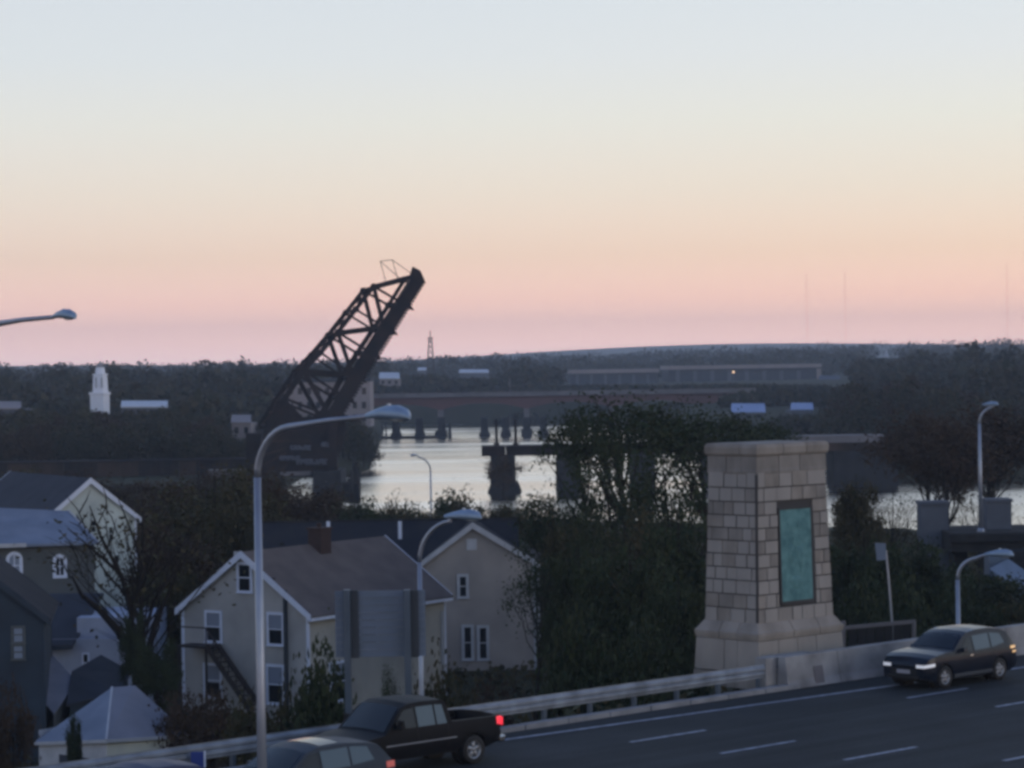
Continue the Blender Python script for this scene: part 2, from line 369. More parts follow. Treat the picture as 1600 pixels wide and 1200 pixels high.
# grass verge strip between kerb and guardrail sits at ground level, slightly raised
vr = MB().grid([[road(s, kerb_t(s) - 1.9, -.30), road(s, kerb_t(s) - .12, .07)] for s in np.arange(SA, bs + 1, 4)])
struct('grass_verge', vr, M['grass'])
ln = MB(); rows = []
for s in np.arange(-60, 120, 3):
    rows.append([road(s, edge_t(s) - .09, .004), road(s, edge_t(s) + .09, .004)])
struct('edge_line', MB().grid(rows), M['paint'])
mk = MB()
for (t0, ph) in ((0, 0), (3.26, .1), (6.43, 1.4), (9.6, 4)):
    for k in range(-4, 12):
        s = ph + k * 12.2
        if t0 == 3.26: s = .1 + k * 12.2
        mk.quad(road(s, t0 - .08, .004), road(s + 3.05, t0 - .08, .004), road(s + 3.05, t0 + .08, .004), road(s, t0 + .08, .004))
struct('lane_dashes', mk, M['paint'])
# kerb of separate stones
kr = bpy.data.objects.new('kerb', None); col.objects.link(kr); kr['kind'] = 'structure'; base[kr.name] = Vector((0, 0, 0))
s = -58.0
while s < bs - .6:
    e = min(s + 1.75, bs - .5); mb = MB()
    j = rng.uniform(-.012, .012)
    pts = [road(s + .02, kerb_t(s) - .14 + j, -.2), road(e - .02, kerb_t(e) - .14 + j, -.2), road(e - .02, kerb_t(e) + .15 + j, -.2), road(s + .02, kerb_t(s) + .15 + j, -.2)]
    mb.prism(pts, (0, 0, .35 + rng.uniform(-.01, .01)))
    part('kerb_stone', mb, M['kerb'], kr, bevel=.015)
    s = e
# guardrail
gr = thing('guardrail', 'galvanised steel guardrail along the far edge of the highway', 'guardrail', road(-20, kerb_t(0) - .6, 0))
def gz(s): return .80
def gt(s): return kerb_t(s) - .55
prof = [(0, .0), (.0, .03), (.05, .07), (.05, .12), (0, .155), (.05, .19), (.05, .24), (0, .28), (0, .31)]
s = -58.0; i = 0
while s < bs + .4:
    e = min(s + 3.81, bs + .45)
    mb = MB(); rows = []
    for q in (s, e):
        rows.append([road(q, gt(q) + .02 + u, gz(q) - .42 + zc * 1.36) for (u, zc) in prof])
    mb.grid(rows)
    rows = []
    for q in (s, e):
        rows.append([road(q, gt(q) + .012 + u, gz(q) - .42 + zc * 1.36) for (u, zc) in prof])
    mb.grid([list(reversed(r)) for r in rows])
    part('rail_panel', mb, M['galv'], gr)
    for h in (0, 1.905):
        if s + h < bs:
            p = road(s + h + .2, gt(s + h), 0)
            mp_ = MB().prism([p - RN * .16 - RD * .05, p - RN * .02 - RD * .05, p - RN * .02 + RD * .05, p - RN * .16 + RD * .05], (0, 0, .70)); mp_.v = [(a_, b_, c_ - (.5 if c_ < .1 else 0)) for a_, b_, c_ in mp_.v]
            part('post', mp_, M['sign_post'], gr)
    s = e; i += 1
# small blue marker sign by the guardrail
p = G(309, 1197, .2) ; ss, tt = rst(p)
p = road(ss, kerb_t(ss) + .05, 0)
bl = thing('marker_sign', 'small dark blue sign panel in front of the guardrail at lower left', 'sign', p)
q = P(309, 1187, p.y)
part('sign_panel', MB().box(q.x - .18, q.x + .16, p.y - .02, p.y + .02, q.z - .2, q.z + .2), M['blue_sign'], bl, bevel=.01)
part('sign_edge', MB().box(q.x + .162, q.x + .20, p.y - .025, p.y + .025, q.z - .2, q.z + .22), M['trim'], bl)
part('post', MB().box(q.x - .02, q.x + .02, p.y + .022, p.y + .06, 0, q.z), M['galv'], bl)

# concrete parapet, cast in sections
pw = thing('concrete_parapet', 'low stained concrete parapet wall beside the granite pylon', 'wall', road(bs, bt, 0))
def par_t(s): return kerb_t(s) + .13
s = bs - 1.0; k = 0
while s < 100:
    e = s + (2.6 if k == 0 else 4.6); mb = MB()
    hh = 1.02
    a, c = road(s, par_t(s)), road(e - .02, par_t(e))
    pts = [a + RN * 0, a + RN * -.10 + Vector((0, 0, .25)), a + RN * -.2 + Vector((0, 0, hh)), a + RN * -.5 + Vector((0, 0, hh)), a + RN * -.6 - Vector((0, 0, .5)), a - Vector((0, 0, .5))]
    mb.prism(pts, c - a)
    part('wall_section', mb, M['concrete'], pw, bevel=.02)
    s = e; k += 1
p0 = road(bs - .75, par_t(bs) - .05, 0)
part('stained_panel', MB().prism([road(bs + .3, par_t(bs) + .012 - .03), road(bs + .75, par_t(bs) + .012 - .03), road(bs + .75, par_t(bs) - .13, .62), road(bs + .3, par_t(bs) - .13, .62)], RN * -.02), M['pier_conc'], pw, label='darker patch at the end of the parapet')
part('wing_block', MB().prism([p0 + RD * -.75 + RN * -.52, p0 + RD * -.75 + RN * -.98, p0 + RD * 1.6 + RN * -.98, p0 + RD * 1.6 + RN * -.66], (0, 0, 1.0)), M['concrete'], pw, bevel=.02)

# ------------------------------------------------------------------ granite pylon
c0 = onplane(1186, 1000, road(0, kerb_t(bs) - 2.0), RN)          # nearest vertical corner
S0, T0 = rst(c0); print('pylon', c0, S0, T0)
c0.z = 0
pyl = thing('granite_pylon', 'tall tapered granite block pylon with a green bronze plaque', 'monument', c0)
Yc = c0.y
def zat(py, px=1184): return P(px, py, Yc).z
WR = 118 / F * Yc / RD.x * 1.02      # face along the road
WL = 70 / F * Yc / RN.x * .98    # face across
def pyl_pt(u, v, z):   # u along RD 0..1, v along -RN 0..1 with taper about the centre
    zb, zt = zat(975), zat(738)
    k = (z - zb) / (zt - zb); g = .055 * (1 - k)          # flare to the foot
    wr, wl = WR * (1 + 2 * g * .9), WL * (1 + 2 * g * .9)
    org = c0 + RD * (-(wr - WR) / 2) + RN * ((wl - WL) / 2)
    return org + RD * (u * wr) - RN * (v * wl) + Vector((0, 0, z))
zb, zt = zat(975), zat(738)
core = MB(); ins = .03
rows = []
for z in (zb - .2, zt + .2):
    a = pyl_pt(0, 0, z) + RD * ins - RN * ins; bq = pyl_pt(1, 0, z) - RD * ins - RN * ins; c = pyl_pt(1, 1, z) - RD * ins + RN * ins; d = pyl_pt(0, 1, z) + RD * ins + RN * ins
    rows.append([Vector((p.x, p.y, z)) for p in (a, bq, c, d)])
core.grid(rows, closed=True); core.poly(rows[1])
part('core', core, M['mortar'], pyl)
# courses: first tall, then regular
ysrow = [738, 763, 785, 806, 826, 846, 867, 888, 908, 930, 952, 975]
stones = [M['granite'], M['granite'], M['granite2'], M['granite3'], M['granite']]
r2 = random.Random(3)
pq = [onplane(1216, 797, c0, RN), onplane(1264, 797, c0, RN), onplane(1264, 935, c0, RN), onplane(1216, 935, c0, RN)]
pu0 = (pq[0] - c0).dot(RD); pu1 = (pq[1] - c0).dot(RD); pz1 = pq[0].z; pz0 = pq[2].z
def stone(face, u0, u1, z0, z1, m):
    jt = .016; mb = MB(); out = .035 + r2.uniform(-.012, .018)
    L = WR if face == 'R' else WL
    uu0, uu1 = u0 + jt / L, u1 - jt / L; za, zb_ = z0 + jt * 1.15, z1 - jt * 1.15
    nrm = RN if face == 'R' else -RD
    def q(u, z): return pyl_pt(u, 0, z) if face == 'R' else pyl_pt(0, u, z)
    f = [q(uu0, za), q(uu1, za), q(uu1, zb_), q(uu0, zb_)]
    cen = (f[0] + f[2]) / 2
    fr = [cen + (p - cen) * .985 + nrm * out for p in f]; bk = [p - nrm * .1 for p in f]; ed = [p + nrm * (out - .018) for p in f]
    mb.grid([bk, ed, fr], closed=True); mb.poly(fr)
    mb.f = [tuple(reversed(x)) if face == 'L' else x for x in mb.f]
    return part('stone', mb, m, pyl)
for i in range(len(ysrow) - 1):
    z1, z0 = zat(ysrow[i]), zat(ysrow[i + 1])
    for face, L in (('R', WR), ('L', WL)):
        nst = (5 if i == 0 else 6) if face == 'R' else 4
        cuts = [0]
        ph = r2.uniform(.35, 1)
        while cuts[-1] < 1:
            cuts.append(cuts[-1] + (1 / nst) * (r2.uniform(.7, 1.35) if len(cuts) > 1 else ph))
        cuts[-1] = 1
        if len(cuts) > 2 and cuts[-1] - cuts[-2] < .09: cuts.pop(-2)
        for a, b_ in zip(cuts[:-1], cuts[1:]):
            segs = [(a, b_)]
            if face == 'R' and z0 < pz1 - .05 and z1 > pz0 + .05:
                lo, hi = (pu0 - .09) / L, (pu1 + .09) / L
                segs = []
                if a < lo: segs.append((a, min(b_, lo)))
                if b_ > hi: segs.append((max(a, hi), b_))
            for (p_, q_) in segs:
                if q_ - p_ > .03: stone(face, p_, q_, z0, z1, r2.choice(stones))
# back faces, plain stone sheet
bk = MB().grid([[pyl_pt(1, 0, z) - RN * .001 + RD * .0, pyl_pt(1, 1, z), pyl_pt(0, 1, z)] for z in (zb, zt)]); part('rear_facing', bk, M['granite2'], pyl)
# sill strips around plaque (recess frame) and plaque
def fbx(u0, u1, z0, z1, n0, n1):
    a = pyl_pt(0, 0, (z0 + z1) / 2)
    def q(u, z, nn): return c0 + RD * u + RN * nn + Vector((0, 0, z)) + RN * ((pyl_pt(0, 0, z) - c0).dot(RN))
    mb = MB(); n = 0
    pts = [q(u0, z0, n0), q(u1, z0, n0), q(u1, z0, n1), q(u0, z0, n1), q(u0, z1, n0), q(u1, z1, n0), q(u1, z1, n1), q(u0, z1, n1)]
    mb.v = [tuple(p) for p in pts]
    mb.f = [(0, 3, 2, 1), (4, 5, 6, 7), (0, 1, 5, 4), (1, 2, 6, 5), (2, 3, 7, 6), (3, 0, 4, 7)]
    return mb
plq = part('plaque', fbx(pu0, pu1, pz0, pz1, -.02, .03), M['bronze'], pyl, label='green weathered bronze plaque in relief')
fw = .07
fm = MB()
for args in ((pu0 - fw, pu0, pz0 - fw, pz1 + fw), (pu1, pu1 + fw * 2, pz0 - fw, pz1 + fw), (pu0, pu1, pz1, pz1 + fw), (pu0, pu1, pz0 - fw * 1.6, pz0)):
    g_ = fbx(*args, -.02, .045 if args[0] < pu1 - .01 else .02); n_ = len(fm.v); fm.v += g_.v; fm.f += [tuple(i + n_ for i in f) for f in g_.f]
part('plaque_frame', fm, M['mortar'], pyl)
for (a, b_, c, d) in ((.25, .45, .80, .86), (.55, .75, .80, .85), (.4, .6, .62, .7), (.3, .42, .5, .56), (.35, .65, .40, .46), (.62, .74, .3, .36), (.25, .4, .2, .26), (.3, .7, .08, .13)):
    part('relief', fbx(pu0 + (pu1 - pu0) * a, pu0 + (pu1 - pu0) * b_, pz0 + (pz1 - pz0) * c, pz0 + (pz1 - pz0) * d, .028, .042), M['bronze'], plq)
for (a, c, hgt, wd) in ((.34, .52, .22, .12), (.62, .48, .26, .13), (.48, .2, .16, .2)):
    g_ = MB(); zc_ = pz0 + (pz1 - pz0) * c; cx_ = pu0 + (pu1 - pu0) * a; W_ = (pu1 - pu0) * wd; H_ = (pz1 - pz0) * hgt / 2; off_ = (pyl_pt(0, 0, zc_) - c0).dot(RN)
    rows = []
    for q_, d_ in ((1, .028), (.8, .05), (.4, .065)):
        rows.append([c0 + RD * (cx_ + W_ * q_ * math.cos(t_)) + RN * (off_ + d_) + Vector((0, 0, zc_ + H_ * q_ * math.sin(t_) * (1 + .15 * math.sin(3 * t_)))) for t_ in np.linspace(0, 2 * math.pi, 15)[:-1]])
    g_.grid(rows, closed=True); g_.poly(rows[-1]); part('relief_figure', g_, M['bronze'], plq, True)
# cornice and plinth as moulded rings cut in blocks
def ring(name, levels, m, cuts_r, cuts_l):
    """levels: list of (pixel y, outset); builds front blocks per face"""
    lv = [(zat(y), o) for y, o in levels]
    def q(u, v, z, o, su, sv):
        zz = max(min(z, zt), zb)
        p = pyl_pt(u, v, zz); p = Vector((p.x, p.y, z))
        return p + RD * (o * su) + RN * (o * sv)
    for a, b_ in zip(cuts_r[:-1], cuts_r[1:]):
        ga = .016 if a > 0 else 0; gb = .016 if b_ < 1 else 0; mb = MB(); rows = []
        for z, o in lv:
            rows.append([q(a, .3, z, 0, 0, 0) + RD * (ga if a else -o), q(a, 0, z, o, -1 if a == 0 else 0, 1) + RD * ga, q(b_, 0, z, o, 1 if b_ == 1 else 0, 1) - RD * gb, q(b_, .3, z, 0, 0, 0) + RD * (o if b_ == 1 else -gb)])
        mb.grid(rows, closed=True); mb.poly(rows[-1]); mb.poly(list(reversed(rows[0])))
        mb.f = [tuple(f) for f in mb.f]
        part(name, mb, m, pyl)
    for a, b_ in zip(cuts_l[:-1], cuts_l[1:]):
        mb = MB(); rows = []
        for z, o in lv:
            rows.append([q(.3, a, z, 0, 0, 0) - RN * .016, q(0, a, z, o, -1, 0) - RN * .016, q(0, b_, z, o, -1, -1 if b_ == 1 else 0) + RN * (.0 if b_ == 1 else .016), q(.3, b_, z, o if b_ == 1 else 0, 0, -1) + RN * (0 if b_ == 1 else .016)])
        mb.grid(rows, closed=True); mb.poly(rows[-1]); mb.poly(list(reversed(rows[0])))
        part(name, mb, m, pyl)
ring('cornice_stone', [(713, .03), (712, .07), (709, .10), (700, .11), (696, .08), (693.5, .03)], M['granite3'], [0, .36, .7, 1], [.3, 1])
ring('frieze_stone', [(741.5, .03), (738, .045), (733, .03), (713.3, .03)], M['granite2'], [0, .31, .62, 1], [.3, .62, 1])
ztop = zat(694)
part('corner_joint', MB().grid([[pyl_pt(0, 0, z) - RD * .004 + RN * .052, pyl_pt(0, .014, z) - RD * .05] for z in (zb + .05, zat(742))]), M['mortar'], pyl)
part('cap_top', MB().poly([Vector((p.x, p.y, ztop)) for p in (pyl_pt(0, 0, zt) - RD * .05 + RN * .05, pyl_pt(1, 0, zt) + RD * .05 + RN * .05, pyl_pt(1, 1, zt) + RD * .05 - RN * .05, pyl_pt(0, 1, zt) - RD * .05 - RN * .05)]), M['granite3'], pyl)
ring('base_moulding', [(1000, .23), (993, .26), (989, .26), (985, .19), (979, .11), (973, .02)], M['granite3'], [0, .4, .75, 1], [.3, .65, 1])
ring('plinth_stone', [(1050, .27), (1030, .25), (1001, .22)], M['granite'], [0, .2, .45, .7, 1], [.3, .55, 1])
ring('footing_stone', [(1075, .33), (1052, .29)], M['granite2'], [0, .33, .66, 1], [.3, .5, 1])
# dark return edge of the recess at the corner: the vertical joint
# ------------------------------------------------------------------ street lamps
def lamp(label, foot, top_z, arm, arm_rise, dirv, head_len, r0=.1, group='street lamps', bend=1.2, seg=14, group_=None):
    t = thing('street_lamp', label, 'street lamp', foot, group=group)
    f = Vector(foot); d = Vector(dirv).normalized()
    zb_ = top_z - bend - arm_rise
    pts = [f, Vector((f.x, f.y, zb_ * .5 + f.z * .5)), Vector((f.x, f.y, zb_))]; rad = [r0, r0 * .8, r0 * .62]
    bx = bend * .95
    arc = []
    for k in range(1, 9):
        a = k / 8 * math.pi / 2 * .93
        arc.append(Vector((f.x, f.y, zb_)) + d * (bx * (1 - math.cos(a))) + Vector((0, 0, bend * math.sin(a))))
    last = arc[-1]; endp = Vector((f.x, f.y, top_z)) + d * arm
    part('pole', MB().tube(pts, rad, seg), M['lamp_metal'], t, True)
    part('arm', MB().tube([pts[-1]] + arc + [(last * .5 + endp * .5) + Vector((0, 0, .02)), endp], [r0 * .6] * 9 + [r0 * .45, r0 * .4], 10), M['lamp_metal'], t, True)
    part('base_collar', MB().tube([f, f + Vector((0, 0, .35))], [r0 * 1.9, r0 * 1.35], seg), M['lamp_metal'], t, True)
    # cobra head: flattened lofted shell
    sdv = Vector((-d.y, d.x, 0)); rows = []
    for (u, w, h, dz) in ((-.08, .05, .05, 0), (.0, .07, .08, 0), (.18, .11, .12, .02), (.45, .17, .18, .03), (.72, .20, .20, .02), (.92, .15, .15, 0), (1.0, .05, .05, -.03)):
        c = endp + d * (u * head_len) + Vector((0, 0, dz)); s_ = head_len / 1.05
        rows.append([c + sdv * (w * s_ * math.cos(a)) + Vector((0, 0, h * s_ * math.sin(a) * (1 if math.sin(a) > 0 else .6))) for a in np.linspace(0, 2 * math.pi, 15)[:-1]])
    hd = MB().grid(rows, closed=True); hd.poly(rows[-1]); hd.poly(list(reversed(rows[0])))
    h = part('lamp_head', hd, M['lamp_head'], t, True)
    c = endp + d * (.72 * head_len); s_ = head_len / 1.05
    rows = []
    for (sc_, dz) in ((1, -.05), (.9, -.085), (.5, -.11)):
        rows.append([c + d * (.21 * s_ * sc_ * math.cos(a)) + sdv * (.14 * s_ * sc_ * math.sin(a)) + Vector((0, 0, dz * s_)) for a in np.linspace(0, 2 * math.pi, 13)[:-1]])
    lb = MB().grid(rows, closed=True); lb.poly(rows[-1])
    part('lens', lb, M['lamp_glass'], h, True)
    part('photocell', MB().tube([endp + d * (.5 * head_len) + Vector((0, 0, .12 * s_)), endp + d * (.5 * head_len) + Vector((0, 0, .25 * s_))], .045 * s_, 8), M['lamp_glass'], h)
    return t
def lamp_px(label, px_base, py_base, Yp, head_end, head_y, ground_z, dirv, headpx, r0, bendpx, risepx=10, **k):
    b_ = P(px_base, py_base, Yp); foot = Vector((b_.x, b_.y, ground_z))
    d = Vector(dirv).normalized()
    # find arm length so that the head's end lands on the pixel
    best = None
    for a in np.linspace(.3, 8, 200):
        e = Vector((foot.x, foot.y, 5)) + d * float(a)
        v = e - Vector((0, 0, CZ)); px = 800 + F * v.dot(cright) / v.dot(fwd)
        if best is None or abs(px - head_end) < best[0]: best = (abs(px - head_end), float(a), e.y)
    _, tot, ye = best
    hl = headpx / F * ye / max(.3, abs(d.x))
    topz = P(head_end, head_y, ye).z
    return lamp(label, foot, topz, tot - hl, risepx / F * Yp, d, hl, r0, bend=bendpx / F * Yp, **k)
# two on the median side, the arms reach over the lanes towards the right
lamp_px('tall curved-arm street lamp in the foreground, its head over the river', 404.5, 900, 46.5, 646, 650, 0, (.80, -.6, 0), 66, .105, 80, 16)
lamp_px('street lamp at the left edge whose arm alone reaches into view', -42, 700, 46, 126, 494, 0, (.75, -.66, 0), 40, .10, 60, 8)
pB = P(657, 1000, 88)
lamp_px('curved street lamp behind the back of the road sign', 657.5, 1000, 88, 752, 808, gh(pB.x, 88), (.9, -.43, 0), 54, .12, 66, 6)
pC = P(1497, 960, 112)
lamp_px('curved street lamp behind the black car at right', 1497, 960, 112, 1583, 867, gh(pC.x, 112), (.93, -.36, 0), 40, .14, 34, 6)
# ------------------------------------------------------------------ sign seen from behind
Ys = 76.2
a = P(523, 920, Ys); b_ = P(664, 925, Ys); c = P(524, 1023, Ys); d = P(664, 1029, Ys)
sg = thing('road_sign', 'large road sign seen from its blank ribbed aluminium back', 'sign', P(594, 1120, Ys))
udir = Vector((b_.x - a.x, 0, 0)).normalized()
nrib = 9; x0, x1 = a.x, b_.x; z1 = (a.z + b_.z) / 2; z0 = (c.z + d.z) / 2
for i in range(nrib):
    za, zc = z0 + (z1 - z0) * i / nrib, z0 + (z1 - z0) * (i + 1) / nrib
    mb = MB().box(x0, x1, Ys, Ys + .02, za + .004, zc - .004)
    mb.box(x0 + .01, x1 - .01, Ys - .035, Ys - .001, za + .006, za + .035)
    part('panel', mb, M['sign_alu'], sg)
for (pxa, pxb, pxc) in ((538, 546, 556), (632, 640, 650)):
    top = P(pxa, 922, Ys - .3).z; g0 = gh(P(pxa, 1100, Ys).x, Ys)
    xa, xb, xc = (P(q, 1020, Ys - .3).x for q in (pxa, pxb, pxc))
    part('post', MB().box(xa, xb + .04, Ys - .36, Ys - .05, g0 - .2, top), M['sign_post'], sg)
    part('post_flange', MB().box(xb + .041, xc + .08, Ys - .14, Ys - .05, z0 - .02, top - .02), M['sign_post_dark'], sg)
# ------------------------------------------------------------------ houses
class Face:
    def __init__(s, house, O, ang):
        """O: local origin; ang: direction of u in local frame"""
        s.h = house; s.yaw = house.rotation_euler.z
        s.O = Vector(O); s.u = Vector((math.cos(ang), math.sin(ang), 0)); s.n = Vector((math.sin(ang), -math.cos(ang), 0))
        Mx = Matrix.Translation(house.location) @ Matrix.Rotation(s.yaw, 4, 'Z')
        s.W = Mx; s.Wi = Mx.inverted()
        s.Ow = Mx @ s.O; s.nw = (Mx.to_3x3() @ s.n); s.uw = Mx.to_3x3() @ s.u
    def pick(s, px, py):
        p = onplane(px, py, s.Ow, s.nw) ; return (p - s.Ow).dot(s.uw), p.z - s.Ow.z + s.O.z
    def pt(s, u, z, n=0): return s.O + s.u * u + s.n * n + Vector((0, 0, z - s.O.z))
    def box(s, mb, u0, u1, z0, z1, n0, n1):
        n = len(mb.v)
        mb.v += [tuple(s.pt(*q)) for q in ((u0, z0, n1), (u1, z0, n1), (u1, z0, n0), (u0, z0, n0), (u0, z1, n1), (u1, z1, n1), (u1, z1, n0), (u0, z1, n0))]
        mb.f += [(n, n + 3, n + 2, n + 1), (n + 4, n + 5, n + 6, n + 7), (n, n + 1, n + 5, n + 4), (n + 1, n + 2, n + 6, n + 5), (n + 2, n + 3, n + 7, n + 6), (n + 3, n, n + 4, n + 7)]
        return mb
def window(f, u0, u1, z0, z1, trim='trim', tw=.14, blind=0):
    mb = MB()
    f.box(mb, u0, u0 + tw, z0, z1, .0, .06); f.box(mb, u1 - tw, u1, z0, z1, .0, .06)
    f.box(mb, u0 + tw, u1 - tw, z1 - tw, z1, .0, .06); f.box(mb, u0 - .04, u1 + .04, z0 - .06, z0 - .002, .0, .10); f.box(mb, u0 + tw, u1 - tw, z0, z0 + tw * .6, 0, .055)
    w = part('window', mb, M[trim], f.h)
    zm = (z0 + z1) / 2 - .02
    g = MB(); f.box(g, u0 + tw, u1 - tw, z0 + tw * .6, z1 - tw, .004, .014); part('pane', g, M['glass'], w)
    if blind:
        g = MB(); f.box(g, u0 + tw + .03, u1 - tw - .03, z1 - tw - (z1 - z0) * blind, z1 - tw - .02, .015, .019); part('blind', g, M['curtain'], w)
    g = MB(); f.box(g, u0 + tw, u1 - tw, zm - .03, zm + .03, .02, .045); part('sash_bar', g, M[trim], w)
    return w
def window_px(f, px0, py0, px1, py1, **k):
    u0, z1 = f.pick(px0, py0); u1, z0 = f.pick(px1, py1)
    return window(f, min(u0, u1), max(u0, u1), z0, z1, **k)
def gable_house(name, label, loc, yaw, W, L, zb, ze, zr, wall, wall2, roof, trim='trim', over=.35, cat='house', apex=.5, corner=True, x0=None):
    """origin = near-right corner of the gable (local x from -W to 0, y from 0 to L)"""
    h = thing(name, label, cat, (loc[0], loc[1], zb), yaw, worldbuilt=False)
    e, r = ze - zb, zr - zb
    xa = -W * (1 - apex)
    g = MB().poly([(-W, 0, 0), (0, 0, 0), (0, 0, e), (xa, 0, r - .12), (-W, 0, e)])
    part('gable_wall', g, M[wall], h)
    s = MB().quad((0, 0, 0), (0, L, 0), (0, L, e), (0, 0, e)); part('side_wall', s, M[wall2], h)
    s = MB().quad((-W, L, 0), (-W, 0, 0), (-W, 0, e), (-W, L, e)); part('side_wall', s, M[wall2], h)
    g = MB().poly([(0, L, 0), (-W, L, 0), (-W, L, e), (xa, L, r - .12), (0, L, e)]); part('gable_wall', g, M[wall], h)
    th = .16
    for sx, xe in ((1, 0), (-1, -W)):
        run = abs(xe - xa); sl = (r - e) / run
        eo = Vector((xe + sx * over, 0, e - sl * over)); rd = Vector((xa, 0, r))
        nrm = Vector((sx * (r - e), 0, run)).normalized() * th
        mb = MB(); a0 = Vector((0, -over * .6, 0)); a1 = Vector((0, L + over * .6, 0))
        p = [eo + a0, rd + a0, rd + a1, eo + a1]; q = [v + nrm for v in p]
        q[1] = Vector((xa, q[1].y, r + th / nrm.normalized().z)); q[2] = Vector((xa, q[2].y, r + th / nrm.normalized().z))
        mb.v = [tuple(v) for v in p + q]; mb.f = [(0, 1, 2, 3), (7, 6, 5, 4), (0, 4, 5, 1), (2, 6, 7, 3), (3, 7, 4, 0)]
        part('roof', mb, M[roof], h)
        # rake boards on both gables and eave fascia
        for ya in (-over * .6 - .035, L + over * .6 + .003):
            k = MB().prism([(eo.x, ya, eo.z - .12), (eo.x, ya, eo.z + th + .06), (xa, ya, r + th + .08), (xa, ya, r - .14)], (0, .032, 0)); part('rake_board', k, M[trim], h)
        k = MB().box(eo.x + (.002 if sx > 0 else -.04), eo.x + (.04 if sx > 0 else -.002), -over * .6, L + over * .6, eo.z - .10, eo.z + .12); part('fascia', k, M[trim], h)
    if corner:
        for (xc, yc) in ((-W, 0), (0, 0), (0, L)):
            k = MB().box(xc - .10, xc + .03 if xc == 0 else xc + .10, yc - .03 if yc == 0 else yc - .10, yc + .10 if yc == 0 else yc + .03, 0, e - .02); part('corner_board', k, M[trim], h)
    return h
# H1: beige house left of centre
n1 = P(481, 961, 129)
H1 = gable_house('beige_house', 'beige two-storey house with white rake boards, brown roof and outside stair', n1, R(-33), 8.2, 12.2, -7.7, n1.z + .05, P(375, 868, 131).z, 'siding_beige', 'siding_cream', 'roof_brown')
f = Face(H1, (-8.2, 0, 0), 0)
window_px(f, 370, 878, 395, 926); window_px(f, 320, 953, 348, 1004, blind=.45); window_px(f, 417, 956, 445, 1009, blind=.4)
window_px(f, 318, 1035, 348, 1090, blind=.5); window_px(f, 416, 1037, 446, 1101, blind=.45)
window_px(f, 318, 1120, 348, 1160); window_px(f, 416, 1125, 446, 1165)
u, z = f.pick(371, 880)
part('gable_vent', f.box(MB(), u - .2, u + .25, z + .25, z + .6, .0, .04), M['trim_grey'], H1)
u, z1_ = f.pick(447.5, 922); 
part('vent_pipe', f.box(MB(), u - .07, u + .09, .1, z1_, .06, .22), M['sign_post_dark'], H1)
fr_ = Face(H1, (0, 0, 0), math.pi / 2)
window_px(fr_, 514, 1035, 547, 1092, blind=.3); window_px(fr_, 560, 960, 590, 1012); window_px(fr_, 640, 950, 660, 1000); window_px(fr_, 514, 1130, 547, 1170)
u, z = fr_.pick(689, 955)
part('downspout', fr_.box(MB(), u - .06, u + .06, .1, z, .03, .14), M['trim_grey'], H1)
# outside stair
u0, zl = f.pick(300, 1004); u1, _ = f.pick(345, 1004); u2, z2 = f.pick(416, 1110)
lnd = MB(); f.box(lnd, u0, u1, zl - .12, zl, .05, 1.2); st = part('stair_landing', lnd, M['wood_dark'], H1)
for nn in (.25, 1.15):
    sb = MB(); a = f.pt(u1, zl, nn); b2 = f.pt(u2, z2, nn); sb.bar(a, b2, .06, .3); part('stringer', sb, M['wood_dark'], H1)
sb = MB(); sb.bar(f.pt(u1, zl + .95, 1.18), f.pt(u2, z2 + .95, 1.18), .07, .08); sb.bar(f.pt(u0, zl + .95, 1.18), f.pt(u1, zl + .95, 1.18), .06, .07)
for k in range(7): sb.bar(f.pt(u1 + (u2 - u1) * k / 6, zl + (z2 - zl) * k / 6, 1.18), f.pt(u1 + (u2 - u1) * k / 6, zl + (z2 - zl) * k / 6 + .95, 1.18), .05)
part('handrail', sb, M['wood_dark'], H1)
for k in range(14):
    t_ = (k + .5) / 14; part('stair_tread', f.box(MB(), u1 + (u2 - u1) * t_ - .14, u1 + (u2 - u1) * t_ + .14, zl + (z2 - zl) * t_ - .02, zl + (z2 - zl) * t_ + .02, .28, 1.12), M['wood_dark'], H1)
for k in (0, 1): part('stair_post', f.box(MB(), (u0, u1 - .1)[k], (u0 + .1, u1)[k], 0, zl - .12, 1.08, 1.18), M['wood_dark'], H1)
# chimney near the ridge
Wm = Face(H1, (-8.2 / 2, 0, 0), math.pi / 2)
q = Wm.pick(493, 860)[0]
rz = P(375, 868, 131).z + 7.7
ch = part('chimney', MB().box(-8.2 / 2 - .1, -8.2 / 2 + .75, q - .5, q + .4, rz - 1.0, rz + .95), M['brick'], H1)
part('chimney_cap', MB().box(-8.2 / 2 - .17, -8.2 / 2 + .82, q - .57, q + .47, rz + .951, rz + 1.07), M['brick'], ch)
part('flue_pot', MB().tube([(-8.2 / 2 + .3, q - .05, rz + 1.07), (-8.2 / 2 + .3, q - .05, rz + 1.3)], .13, 8), M['brick'], ch)

